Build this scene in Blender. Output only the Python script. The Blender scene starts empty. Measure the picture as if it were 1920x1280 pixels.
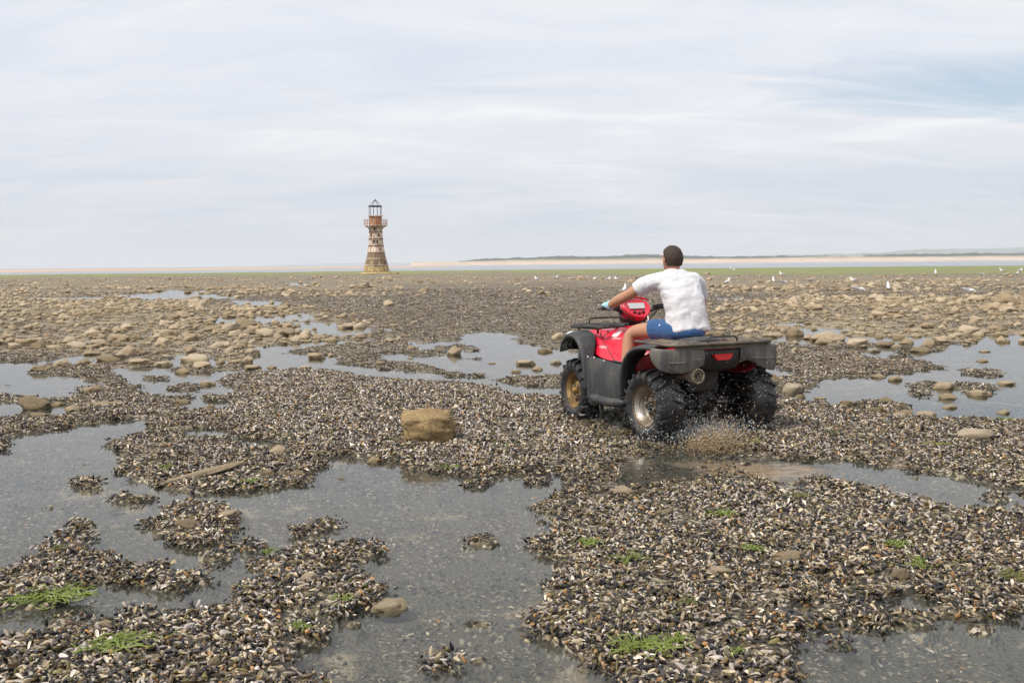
import bpy, bmesh, math, random
import numpy as np
from mathutils import Vector, Matrix, Euler, noise as mnoise
random.seed(7); RNG = np.random.default_rng(11)
R = math.radians
SC = bpy.context.scene
COL = SC.collection

# ------------------------------------------------------------------ camera
FPX = 1867.0; CAM_H = 1.55
PITCH = math.atan((640 - 495) / FPX); ROLL = R(0.507)
_f = Vector((0, math.cos(PITCH), -math.sin(PITCH))); _r0 = Vector((1, 0, 0)); _u0 = _r0.cross(_f)
_r = math.cos(ROLL) * _r0 - math.sin(ROLL) * _u0
_u = math.sin(ROLL) * _r0 + math.cos(ROLL) * _u0
cam_d = bpy.data.cameras.new('camera'); cam = bpy.data.objects.new('camera', cam_d); COL.objects.link(cam)
cam_d.sensor_width = 36.0; cam_d.lens = FPX * 36.0 / 1920.0
cam_d.clip_start = 0.1; cam_d.clip_end = 60000
m = Matrix((( _r.x, _u.x, -_f.x, 0), (_r.y, _u.y, -_f.y, 0), (_r.z, _u.z, -_f.z, CAM_H), (0, 0, 0, 1)))
cam.matrix_world = m
SC.camera = cam

def ray(px, py):
    return _f + _r * ((px - 960) / FPX) - _u * ((py - 640) / FPX)
def gp(px, py, z=0.0):
    """pixel -> point on the horizontal plane z"""
    d = ray(px, py); t = (z - CAM_H) / d.z
    return Vector((d.x * t, d.y * t, z))
def at_dist(px, py, dist):
    d = ray(px, py); t = dist / d.y
    return Vector((d.x * t, dist, CAM_H + d.z * t))

# ------------------------------------------------------------------ world, sun, exposure
SUN_EL, SUN_AZ = R(52), R(-125)     # azimuth measured clockwise from +Y: behind the camera on its left
world = bpy.data.worlds.new('World'); SC.world = world; world.use_nodes = True
wt = world.node_tree; wt.nodes.clear()
def wn(t, **kw):
    n = wt.nodes.new(t)
    for k, v in kw.items(): setattr(n, k, v)
    return n
W_out = wn('ShaderNodeOutputWorld'); W_mix = wn('ShaderNodeMixShader')
W_sky = wn('ShaderNodeTexSky', sky_type='NISHITA', sun_disc=False)
W_sky.sun_elevation = SUN_EL; W_sky.sun_rotation = SUN_AZ; W_sky.air_density = 1.0; W_sky.dust_density = 2.0
W_bg1 = wn('ShaderNodeBackground'); W_bg1.inputs[1].default_value = 0.12
W_bg2 = wn('ShaderNodeBackground'); W_bg2.inputs[1].default_value = 1.0
wt.links.new(W_sky.outputs[0], W_bg1.inputs[0])
W_tc = wn('ShaderNodeTexCoord')
W_sep = wn('ShaderNodeSeparateXYZ'); wt.links.new(W_tc.outputs['Generated'], W_sep.inputs[0])
def wmath(op, a, b=None, clamp=False):
    n = wn('ShaderNodeMath', operation=op, use_clamp=clamp)
    for i, v in enumerate((a, b)):
        if v is None: continue
        if isinstance(v, (int, float)): n.inputs[i].default_value = v
        else: wt.links.new(v, n.inputs[i])
    return n.outputs[0]
# direction projected on a cloud layer: (x, y) / (z + 0.12) so the streaks flatten towards the horizon
zc = wmath('ADD', wmath('ABSOLUTE', W_sep.outputs[2]), 0.13)
cx = wmath('DIVIDE', W_sep.outputs[0], zc); cy = wmath('DIVIDE', W_sep.outputs[1], zc)
W_cmb = wn('ShaderNodeCombineXYZ'); wt.links.new(cx, W_cmb.inputs[0]); wt.links.new(cy, W_cmb.inputs[1])
def wnoise(scale, detail, rough, off, sx=1.0, sy=1.0):
    mp = wn('ShaderNodeMapping'); mp.inputs['Location'].default_value = off; mp.inputs['Scale'].default_value = (sx, sy, 1)
    wt.links.new(W_cmb.outputs[0], mp.inputs[0])
    n = wn('ShaderNodeTexNoise'); n.inputs['Scale'].default_value = scale; n.inputs['Detail'].default_value = detail
    n.inputs['Roughness'].default_value = rough; n.inputs['Distortion'].default_value = 1.0
    wt.links.new(mp.outputs[0], n.inputs['Vector']); return n.outputs[0]
n1 = wnoise(0.42, 6, 0.52, (3.1, 1.7, 0), 0.8, 1.5)
n2 = wnoise(1.5, 9, 0.62, (8.3, 4.2, 0), 0.9, 1.9)
def wramp(fac, stops):
    r = wn('ShaderNodeValToRGB'); cr = r.color_ramp
    while len(cr.elements) < len(stops): cr.elements.new(0.5)
    for e, (p, c) in zip(cr.elements, stops): e.position = p; e.color = (*c, 1)
    wt.links.new(fac, r.inputs[0]); return r.outputs[0]
# the long blue gap in the cloud on the right hand side of the view
def gap(x0, y0, sx, sy):
    a = wmath('DIVIDE', wmath('SUBTRACT', cx, x0), sx); b = wmath('DIVIDE', wmath('SUBTRACT', cy, y0), sy)
    d = wmath('ADD', wmath('MULTIPLY', a, a), wmath('MULTIPLY', b, b))
    d = wmath('ADD', d, wmath('MULTIPLY', wmath('SUBTRACT', n2, 0.5), 1.8))
    return wmath('SUBTRACT', 1.0, d, True)
GAP = gap(1.75, 3.22, 1.05, 0.40)
tone = wmath('ADD', wmath('MULTIPLY', n1, 0.56), wmath('MULTIPLY', n2, 0.44))
W_col = wramp(tone, [(0.30, (0.57, 0.645, 0.745)), (0.43, (0.67, 0.705, 0.77)), (0.56, (0.765, 0.765, 0.795)), (0.70, (0.90, 0.89, 0.90))])
W_lo = wramp(wmath('ABSOLUTE', W_sep.outputs[2]), [(0.0, (0.80, 0.815, 0.84)), (0.16, (0.92, 0.93, 0.945)), (0.40, (1.0, 1.0, 1.0))])   # thicker cloud low down
W_mul = wn('ShaderNodeMix', data_type='RGBA', blend_type='MULTIPLY'); W_mul.inputs[0].default_value = 1.0
wt.links.new(W_col, W_mul.inputs[6]); wt.links.new(W_lo, W_mul.inputs[7]); wt.links.new(W_mul.outputs[2], W_bg2.inputs[0])
wt.links.new(wmath('SUBTRACT', 0.97, wmath('MULTIPLY', GAP, 0.8), True), W_mix.inputs[0])
wt.links.new(W_bg1.outputs[0], W_mix.inputs[1]); wt.links.new(W_bg2.outputs[0], W_mix.inputs[2])
wt.links.new(W_mix.outputs[0], W_out.inputs[0])

sun_d = bpy.data.lights.new('sun', 'SUN'); sun_d.energy = 3.2; sun_d.angle = R(9); sun_d.color = (1.0, 0.95, 0.87)
sun = bpy.data.objects.new('sun', sun_d); COL.objects.link(sun)
_sd = Vector((math.sin(SUN_AZ) * math.cos(SUN_EL), math.cos(SUN_AZ) * math.cos(SUN_EL), math.sin(SUN_EL)))
sun.rotation_euler = (-_sd).to_track_quat('-Z', 'Y').to_euler(); sun.location = _sd * 50

vs = SC.view_settings; vs.view_transform = 'Standard'; vs.look = 'None'; vs.exposure = 0.28; vs.gamma = 1.0; vs.use_curve_mapping = False
SC.render.engine = 'CYCLES'
cy_ = SC.cycles
cy_.use_denoising = True; cy_.max_bounces = 6; cy_.transparent_max_bounces = 16; cy_.volume_bounces = 1
cy_.caustics_reflective = False; cy_.caustics_refractive = False; cy_.sample_clamp_indirect = 6; cy_.use_adaptive_sampling = True; cy_.adaptive_threshold = 0.02

# ------------------------------------------------------------------ material helpers
class NT:
    def __init__(s, name):
        s.m = bpy.data.materials.new(name); s.m.use_nodes = True; s.t = s.m.node_tree; s.t.nodes.clear()
        s.out = s.n('ShaderNodeOutputMaterial')
    def n(s, t, props=None, **ins):
        x = s.t.nodes.new(t)
        for k, v in (props or {}).items(): setattr(x, k, v)
        for k, v in ins.items(): s.set(x, k, v)
        return x
    def set(s, x, k, v):
        k = k.replace('_', ' ') if isinstance(k, str) else k
        sock = x.inputs[k]
        if isinstance(v, bpy.types.NodeSocket): s.t.links.new(v, sock)
        elif isinstance(v, bpy.types.Node): s.t.links.new(v.outputs[0], sock)
        elif isinstance(v, (tuple, list)) and len(v) == 3 and sock.type == 'RGBA': sock.default_value = (*v, 1)
        else: sock.default_value = v
    def math(s, op, a, b=None, clamp=False):
        x = s.t.nodes.new('ShaderNodeMath'); x.operation = op; x.use_clamp = clamp
        s.set(x, 0, a)
        if b is not None: s.set(x, 1, b)
        return x.outputs[0]
    def coord(s, which='Object'): return s.n('ShaderNodeTexCoord').outputs[which]
    def pos(s): return s.n('ShaderNodeNewGeometry').outputs['Position']
    def noise(s, vec, scale, detail=4, rough=0.55, dist=0.0):
        x = s.n('ShaderNodeTexNoise', Scale=scale, Detail=detail, Roughness=rough, Distortion=dist)
        s.set(x, 'Vector', vec); return x.outputs[0]
    def voro(s, vec, scale, out='Color', feature='F1'):
        x = s.n('ShaderNodeTexVoronoi', {'feature': feature}, Scale=scale); s.set(x, 'Vector', vec); return x.outputs[out]
    def mapping(s, vec, scale=(1, 1, 1), loc=(0, 0, 0)):
        x = s.n('ShaderNodeMapping'); s.set(x, 'Vector', vec); x.inputs['Scale'].default_value = scale; x.inputs['Location'].default_value = loc
        return x.outputs[0]
    def ramp(s, fac, stops, interp='LINEAR'):
        x = s.n('ShaderNodeValToRGB'); cr = x.color_ramp; cr.interpolation = interp
        while len(cr.elements) < len(stops): cr.elements.new(0.5)
        for e, (p, c) in zip(cr.elements, stops):
            e.position = p; e.color = (*c, 1) if isinstance(c, (tuple, list)) else (c, c, c, 1)
        s.set(x, 'Fac', fac); return x.outputs[0]
    def mix(s, fac, a, b, blend='MIX'):
        x = s.t.nodes.new('ShaderNodeMix'); x.data_type = 'RGBA'; x.blend_type = blend
        for k, v in ((0, fac), (6, a), (7, b)): s.set(x, k, v)
        return x.outputs[2]
    def attr(s, name, kind='GEOMETRY', out='Fac'):
        x = s.n('ShaderNodeAttribute', {'attribute_name': name, 'attribute_type': kind}); return x.outputs[out]
    def bump(s, h, strength=0.5, dist=0.01):
        x = s.n('ShaderNodeBump', Strength=strength, Distance=dist); s.set(x, 'Height', h); return x.outputs[0]
    def bsdf(s, color, rough=0.6, metal=0.0, normal=None, spec=0.5, **kw):
        x = s.n('ShaderNodeBsdfPrincipled'); s.set(x, 'Base Color', color); s.set(x, 'Roughness', rough); s.set(x, 'Metallic', metal)
        s.set(x, 'Specular IOR Level', spec)
        if normal is not None: s.set(x, 'Normal', normal)
        for k, v in kw.items(): s.set(x, k, v)
        s.t.links.new(x.outputs[0], s.out.inputs[0]); return x

def worn(name, color, rough=0.6, var=0.3, scale=6.0, metal=0.0, dirt=None, dirt_amt=0.0, bump=0.15, bscale=60, dirt_scale=5.0, spec=0.5, coat=0.0, streak=False):
    """paint / plastic / metal with grime of its own"""
    a = NT(name); co = a.coord()
    n = a.noise(co, scale, 5, 0.6)
    c = a.mix(a.math('MULTIPLY', n, var * 2), color, tuple(v * (1 - var) for v in color))
    r = rough
    if dirt is not None:
        dv = a.mapping(co, (3.0, 3.0, 0.5)) if streak else co
        d = a.ramp(a.noise(dv, dirt_scale, 7, 0.68, 0.4), [(0.62 - 0.4 * dirt_amt, 0.0), (0.72 - 0.15 * dirt_amt, 1.0)])
        spk = a.ramp(a.noise(co, 75, 2, 0.5), [(0.66, 0.0), (0.69, 1.0)]); spk = a.math('MULTIPLY', spk, a.ramp(a.noise(co, 4.0, 3), [(0.42, 0.0), (0.62, 0.9)]))
        c = a.mix(a.math('MULTIPLY', d, 0.85), c, dirt); c = a.mix(spk, c, (0.17, 0.135, 0.09)); r = a.math('ADD', a.math('MULTIPLY', d, max(0, 0.85 - rough)), rough)
    b = a.bsdf(c, r, metal, a.bump(a.noise(co, bscale, 3), bump, 0.004), spec)
    if coat: b.inputs['Coat Weight'].default_value = coat; b.inputs['Coat Roughness'].default_value = 0.12
    return a.m

# ------------------------------------------------------------------ mesh helpers
class MB:
    """collects shapes; build() links them as ONE mesh object"""
    def __init__(s): s.v = []; s.f = []; s.mi = []
    def add(s, vs, fs, mi=0):
        o = len(s.v); s.v += [tuple(v) for v in vs]; s.f += [tuple(i + o for i in f) for f in fs]; s.mi += [mi] * len(fs)
        return s
    def hexa(s, p, mi=0):   # 8 points: bottom ring 0-3, top ring 4-7
        return s.add(p, [(0, 3, 2, 1), (4, 5, 6, 7), (0, 1, 5, 4), (1, 2, 6, 5), (2, 3, 7, 6), (3, 0, 4, 7)], mi)
    def box(s, c, d, rot=None, mi=0):
        p = [Vector((x * d[0] / 2, y * d[1] / 2, z * d[2] / 2)) for z in (-1, 1) for x, y in ((-1, -1), (1, -1), (1, 1), (-1, 1))]
        if rot: e = Euler(rot).to_matrix(); p = [e @ q for q in p]
        return s.hexa([q + Vector(c) for q in p], mi)
    def tube(s, path, rad, seg=10, cap=True, squash=None, up=None, mi=0):
        path = [Vector(p) for p in path]; n = len(path)
        rad = rad if isinstance(rad, (list, tuple)) else [rad] * n
        vs = []; fs = []; prev = None
        for i in range(n):
            d = (path[min(i + 1, n - 1)] - path[max(i - 1, 0)]).normalized()
            if prev is None:
                a = Vector(up) if up else (Vector((0, 0, 1)) if abs(d.z) < 0.9 else Vector((1, 0, 0)))
                x = (a - d * a.dot(d)).normalized()
            else:
                x = (prev - d * prev.dot(d)).normalized()
            prev = x; y = d.cross(x)
            sq = squash[i] if isinstance(squash, list) else (squash or 1.0)
            for k in range(seg):
                t = 2 * math.pi * k / seg
                vs.append(path[i] + (x * math.cos(t) * sq + y * math.sin(t)) * rad[i])
        for i in range(n - 1):
            for k in range(seg):
                k2 = (k + 1) % seg
                fs.append((i * seg + k, i * seg + k2, (i + 1) * seg + k2, (i + 1) * seg + k))
        if cap:
            fs.append(tuple(reversed(range(seg)))); fs.append(tuple((n - 1) * seg + k for k in range(seg)))
        return s.add(vs, fs, mi)
    def lathe(s, prof, seg=32, axis='Z', c=(0, 0, 0), closed=False, mi=0):
        vs = []; fs = []; n = len(prof)
        for r, h in prof:
            for k in range(seg):
                t = 2 * math.pi * k / seg; a, b = r * math.cos(t), r * math.sin(t)
                q = {'Z': (a, b, h), 'X': (h, a, b), 'Y': (b, h, a)}[axis]
                vs.append((q[0] + c[0], q[1] + c[1], q[2] + c[2]))
        for i in range(n if closed else n - 1):
            j = (i + 1) % n
            for k in range(seg):
                k2 = (k + 1) % seg
                fs.append((i * seg + k, i * seg + k2, j * seg + k2, j * seg + k))
        if not closed:
            if prof[0][0] > 1e-5: fs.append(tuple(reversed(range(seg))))
            if prof[-1][0] > 1e-5: fs.append(tuple((n - 1) * seg + k for k in range(seg)))
        return s.add(vs, fs, mi)
    def grid(s, rows, mi=0, closed=False):
        n = len(rows[0]); vs = [p for r in rows for p in r]; fs = []
        for i in range(len(rows) - 1):
            for k in range(n if closed else n - 1):
                k2 = (k + 1) % n
                fs.append((i * n + k, i * n + k2, (i + 1) * n + k2, (i + 1) * n + k))
        return s.add(vs, fs, mi)
    def ell(s, c, r, seg=16, rings=10, rot=None, mi=0):
        vs = [Vector((0, 0, -1))]; fs = []
        for i in range(1, rings):
            t = math.pi * i / rings
            for k in range(seg):
                p = 2 * math.pi * k / seg; vs.append(Vector((math.sin(t) * math.cos(p), math.sin(t) * math.sin(p), -math.cos(t))))
        vs.append(Vector((0, 0, 1))); L = len(vs) - 1
        for k in range(seg):
            k2 = (k + 1) % seg
            fs.append((0, 1 + k2, 1 + k)); fs.append((L, L - seg + k, L - seg + k2))
            for i in range(rings - 2):
                a = 1 + i * seg; fs.append((a + k, a + k2, a + seg + k2, a + seg + k))
        e = Euler(rot).to_matrix() if rot else Matrix.Identity(3)
        return s.add([e @ Vector((v.x * r[0], v.y * r[1], v.z * r[2])) + Vector(c) for v in vs], fs, mi)
    def prism(s, poly, ax, h0, h1, mi=0):
        """2D polygon extruded along axis ax between h0 and h1"""
        def q(p, h): return {'X': (h, p[0], p[1]), 'Y': (p[0], h, p[1]), 'Z': (p[0], p[1], h)}[ax]
        n = len(poly); vs = [q(p, h0) for p in poly] + [q(p, h1) for p in poly]
        fs = [tuple(range(n)), tuple(reversed(range(n, 2 * n)))] + [(i, i + n, (i + 1) % n + n, (i + 1) % n) for i in range(n)]
        return s.add(vs, fs, mi)
    def mirror(s):
        m2 = MB(); m2.v = [(-x, y, z) for x, y, z in s.v]; m2.f = [tuple(reversed(f)) for f in s.f]; m2.mi = list(s.mi); return m2
    def build(s, name, mat, parent=None, smooth=True, bevel=0, sub=0, solid=0, autos=None, soff=-1):
        me = bpy.data.meshes.new(name); me.from_pydata(s.v, [], s.f)
        for mm in (mat if isinstance(mat, (list, tuple)) else [mat]): me.materials.append(mm)
        me.polygons.foreach_set('material_index', s.mi)
        bm = bmesh.new(); bm.from_mesh(me); bmesh.ops.recalc_face_normals(bm, faces=bm.faces); bm.to_mesh(me); bm.free()
        if smooth: me.polygons.foreach_set('use_smooth', [True] * len(me.polygons))
        o = bpy.data.objects.new(name, me); COL.objects.link(o); o.parent = parent
        if solid: x = o.modifiers.new('s', 'SOLIDIFY'); x.thickness = solid; x.offset = soff
        if bevel: x = o.modifiers.new('b', 'BEVEL'); x.width = bevel; x.segments = 2; x.limit_method = 'ANGLE'; x.angle_limit = R(35)
        if sub: x = o.modifiers.new('u', 'SUBSURF'); x.levels = sub; x.render_levels = sub
        if smooth and autos:
            me.set_sharp_from_angle(angle=R(autos))
        return o
def tag(o, label, cat, group=None):
    o['label'] = label; o['category'] = cat
    if group: o['group'] = group
    return o
def kind(o, k, label=None): 
    o['kind'] = k
    if label: o['label'] = label
    return o
def empty(name, loc=(0, 0, 0), rz=0.0):
    o = bpy.data.objects.new(name, None); COL.objects.link(o); o.location = loc; o.rotation_euler = (0, 0, rz); o.empty_display_size = 0.1
    return o
def np_mesh(name, v, f, mat, smooth=False, link=True):
    me = bpy.data.meshes.new(name); me.from_pydata(v.tolist() if hasattr(v, 'tolist') else v, [], f.tolist() if hasattr(f, 'tolist') else f)
    if mat: me.materials.append(mat)
    if smooth: me.polygons.foreach_set('use_smooth', [True] * len(me.polygons))
    o = bpy.data.objects.new(name, me)
    if link: COL.objects.link(o)
    return o

# ------------------------------------------------------------------ numpy noise and fields
def _hash(ix, iy, seed):
    h = (ix.astype(np.int64) * 374761393 + iy.astype(np.int64) * 668265263 + seed * 1442695041) & 0xffffffff
    h = ((h ^ (h >> 13)) * 1274126177) & 0xffffffff
    return ((h ^ (h >> 16)) & 0xffff) / 65535.0
def vnoise(x, y, seed=0):
    ix = np.floor(x); iy = np.floor(y); fx = x - ix; fy = y - iy
    fx = fx * fx * (3 - 2 * fx); fy = fy * fy * (3 - 2 * fy)
    a = _hash(ix, iy, seed); b = _hash(ix + 1, iy, seed); c = _hash(ix, iy + 1, seed); d = _hash(ix + 1, iy + 1, seed)
    return (a * (1 - fx) + b * fx) * (1 - fy) + (c * (1 - fx) + d * fx) * fy
def fbm(x, y, seed=0, oct=4, gain=0.5):
    s = 0; a = 1; t = 0
    for i in range(oct):
        s = s + a * vnoise(x * 2 ** i + 17.3 * i, y * 2 ** i - 9.1 * i, seed + i); t += a; a *= gain
    return s / t * 2 - 1
def sstep(a, b, x):
    t = np.clip((x - a) / (b - a), 0, 1); return t * t * (3 - 2 * t)
def sdf(x, y, poly):
    d = np.full(x.shape, 1e18); ins = np.zeros(x.shape, bool); n = len(poly)
    for i in range(n):
        ax, ay = poly[i]; bx, by = poly[(i + 1) % n]
        ex, ey = bx - ax, by - ay; wx, wy = x - ax, y - ay
        t = np.clip((wx * ex + wy * ey) / (ex * ex + ey * ey + 1e-12), 0, 1)
        d = np.minimum(d, (wx - ex * t) ** 2 + (wy - ey * t) ** 2)
        c = ((ay > y) != (by > y)) & (x < ex * (y - ay) / (ey if abs(ey) > 1e-9 else 1e-9) + ax)
        ins ^= c
    d = np.sqrt(d); return np.where(ins, -d, d)
def gpoly(pix): return [tuple(gp(a, b)[:2]) for a, b in pix]
def blob(cx, cy, rx, ry, n=10): return [(cx + rx * math.cos(2 * math.pi * k / n), cy + ry * math.sin(2 * math.pi * k / n)) for k in range(n)]

# ------------------------------------------------------------------ layout of pools and banks (photo pixels -> flat ground)
OPS = [  # (+1 bank / -1 pool, pixel polygon), later ones lie over earlier ones
 # the stony middle distance with its pools
 (-1, [(0,680),(62,681),(66,692),(30,700),(130,708),(180,722),(120,728),(165,735),(115,748),(40,742),(-60,735),(-60,680)]),
 (-1, [(-60,755),(30,757),(52,780),(-60,786)]), (-1, [(85,760),(115,762),(118,780),(88,781)]),
 (-1, [(95,675),(150,668),(215,668),(215,680),(150,684),(100,682)]),
 (-1, [(215,697),(235,690),(290,690),(330,675),(372,655),(395,647),(450,650),(500,655),(540,648),(580,642),(700,636),(745,640),(790,645),(860,640),
       (880,628),(920,622),(945,628),(960,640),(1000,655),(1150,660),(1150,704),(1020,703),(960,705),(905,712),(960,725),(1150,730),(1150,740),(980,741),
       (940,728),(880,718),(800,716),(700,708),(640,695),(560,693),(500,700),(430,700),(415,705),(425,735),(420,742),(330,742),(285,738),(280,720),(245,712)]),
 (-1, [(335,757),(375,752),(420,757),(415,768),(345,768)]),
 (1, [(540,660),(603,646),(727,639),(785,646),(773,658),(710,667),(620,668),(540,664)]),
 (1, [(623,671),(700,667),(712,676),(773,679),(833,692),(895,705),(853,708),(793,698),(700,688),(653,684),(625,680)]),
 (1, [(816,650),(868,644),(872,654),(830,656)]), (1, blob(805,662,28,5)), (1, blob(890,671,20,3)), (1, blob(880,656,14,3)),
 (1, [(340,628),(420,640),(470,662),(400,668),(345,662),(290,672),(240,660)]),
 (1, blob(440,668,40,7)), (1, blob(293,709,26,4)), (1, blob(362,694,24,6)), (1, blob(430,690,20,6)), (1, blob(380,716,14,7)), (1, blob(350,728,12,4)), (1, blob(322,728,5,2)),
 (-1, [(1440,640),(1461,632),(1507,617),(1570,618),(1580,632),(1648,630),(1726,632),(1867,629),(1990,630),(1990,790),(1850,786),(1782,782),(1690,785),
       (1640,775),(1595,765),(1539,756),(1490,745),(1440,742),(1380,738),(1380,690)]),
 (1, [(1400,652),(1442,645),(1495,644),(1539,651),(1617,663),(1651,677),(1700,672),(1751,679),(1772,690),(1695,700),(1632,707),(1523,713),(1486,699),(1445,680),(1400,680)]),
 (1, [(1773,694),(1820,693),(1898,694),(1867,713),(1820,704)]), (1, blob(1685,667,22,5)), (1, blob(1600,648,55,6)), (1, blob(1730,655,40,4)), (1, blob(1800,641,22,4)),
 (1, [(1705,722),(1735,716),(1775,726),(1760,746),(1712,738)]), (1, blob(1815,728,30,9)), (1, blob(1480,722,32,14)),
 (1, [(1607,757),(1648,750),(1695,757),(1717,772),(1686,780),(1632,770)]),
 (-1, [(240,552),(300,548),(300,544),(362,543),(368,550),(442,556),(430,561),(300,561),(250,557)]), (-1, [(60,557),(190,556),(190,562),(60,561)]),
 (-1, [(443,563),(512,565),(512,573),(450,571)]), (-1, [(385,596),(490,597),(490,608),(400,604)]), (-1, [(488,590),(557,587),(557,601),(495,601)]),
 (-1, [(565,610),(590,605),(645,616),(645,627),(575,628)]), (-1, [(530,530),(570,526),(566,535),(535,535)]), (-1, blob(250,632,20,4)), (-1, blob(160,640,30,3)),
 (-1, blob(655,622,40,6)), (-1, blob(700,617,30,4)), (-1, blob(1475,608,20,3)), (-1, blob(1370,560,22,2)),
 # the large foreground pool
 (-1, [(-160,850),(0,848),(63,813),(123,807),(160,797),(213,790),(252,787),(292,810),(228,816),(200,832),(227,848),(225,883),(273,905),(285,925),(360,927),(433,930),
       (493,920),(533,915),(582,902),(582,884),(622,858),(687,867),(747,870),(787,884),(847,890),(887,893),(950,892),(1043,882),(1060,900),(1045,925),(1003,950),
       (1053,967),(1060,990),(993,1007),(1003,1037),(1042,1062),(1005,1100),(983,1160),(1010,1196),(1060,1206),(1130,1246),(1160,1290),(1190,1500),(300,1500),(-300,1400),(-300,1000)]),
 (-1, [(350,808),(400,806),(424,814),(418,822),(356,818)]), (-1, [(462,826),(500,828),(537,834),(530,842),(470,838)]), (-1, [(300,862),(345,856),(350,866),(305,872)]),
 (1, [(-200,1082),(0,1080),(50,1060),(92,1026),(135,1012),(168,1030),(222,1058),(290,1062),(318,1060),(352,1092),(330,1112),(230,1100),(150,1102),(140,1130),(60,1150),(-200,1165)]),
 (1, [(60,1165),(200,1158),(285,1145),(365,1140),(470,1150),(552,1160),(592,1190),(542,1222),(536,1248),(578,1290),(560,1500),(-300,1500),(-300,1195),(20,1200)]),
 (-1, [(-40,1165),(40,1150),(72,1172),(30,1196),(-40,1200)]), (-1, [(165,1108),(240,1106),(300,1122),(380,1120),(460,1135),(380,1136),(290,1138),(200,1140)]),
 (1, [(460,1115),(475,1080),(500,1053),(565,1030),(618,1030),(648,1050),(605,1073),(682,1088),(688,1130),(635,1152),(565,1156),(480,1140)]),
 (1, [(268,985),(310,954),(380,944),(432,964),(450,982),(432,1006),(380,1022),(318,1012),(318,992),(292,986)]),
 (1, blob(350,1082,50,9)), (1, blob(405,1045,32,8)), (1, blob(478,1030,26,9)), (1, blob(170,910,26,9)), (1, blob(118,953,20,4)), (1, blob(140,985,15,7)),
 (1, blob(250,938,26,6)), (1, blob(130,1018,30,9)), (1, blob(575,995,9,4)), (1, blob(610,985,12,6)), (1, blob(560,1000,11,3)), (1, blob(912,1018,28,8)), (1, blob(683,1042,12,6)),
 (1, blob(905,908,22,8)), (1, blob(965,905,14,6)), (1, blob(975,934,22,7)), (1, blob(1010,905,28,7)), (1, blob(1020,980,14,4)), (1, blob(663,1170,14,4)),
 (1, blob(900,1172,46,13)), (1, blob(840,1245,40,12)), (1, blob(905,1240,16,5)), (1, blob(823,924,9,3)), (1, blob(670,1052,20,5)), (1, blob(590,913,18,3)), (1, blob(1085,940,20,4)),
 # pools and channel on the right
 (-1, [(1420,872),(1480,862),(1557,861),(1633,876),(1713,888),(1847,910),(2000,920),(2000,968),(1830,950),(1740,943),(1663,927),(1513,917),(1467,907),(1400,890)]),
 (1, blob(1545,912,34,4)), (1, blob(1610,920,50,6)), (1, blob(1655,915,12,4)), (1, blob(1730,936,10,4)), (1, blob(1875,928,22,8)), (1, blob(1500,908,18,4)),
 (-1, [(1474,1222),(1513,1186),(1557,1172),(1680,1174),(1745,1182),(1800,1166),(1830,1172),(1900,1156),(2050,1140),(2050,1500),(1500,1500),(1480,1262)]),
 (-1, [(1452,1136),(1500,1130),(1524,1136),(1510,1152),(1465,1150)]), (-1, [(1640,1128),(1700,1118),(1760,1122),(1720,1148),(1650,1150)]), (-1, [(1560,1090),(1600,1086),(1610,1096),(1570,1100)]),
 (1, blob(1632,1212,16,6)), (1, blob(1575,1204,14,5)), (1, blob(1655,1180,24,10)), (1, blob(1735,1180,20,9)), (1, blob(1850,1180,26,6)),
]
OPS = [(v, gpoly(p)) for v, p in OPS]
TRACK = gpoly([(1085,930),(1120,880),(1180,845),(1230,812),(1330,830),(1430,850),(1440,890),(1380,900),(1280,915),(1180,940)])
TRACK2 = gpoly([(1060,790),(1100,772),(1220,795),(1420,800),(1400,835),(1260,845),(1130,830)])
STONY = [gpoly(p) for p in ([(-200,560),(300,558),(560,575),(720,606),(720,645),(560,650),(500,668),(340,690),(240,672),(-200,660)],
                            [(1310,572),(1500,558),(2100,552),(2100,640),(1700,636),(1440,652),(1310,640)], [(-400,524),(2300,518),(2300,548),(-400,562)])]
SPARSE = gpoly([(720,535),(1120,530),(1340,560),(1330,650),(900,640),(730,610)])
MOUND = gpoly([(440,708),(560,696),(700,712),(880,735),(1040,770),(1060,830),(900,880),(700,860),(520,800),(440,740)])

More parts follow.
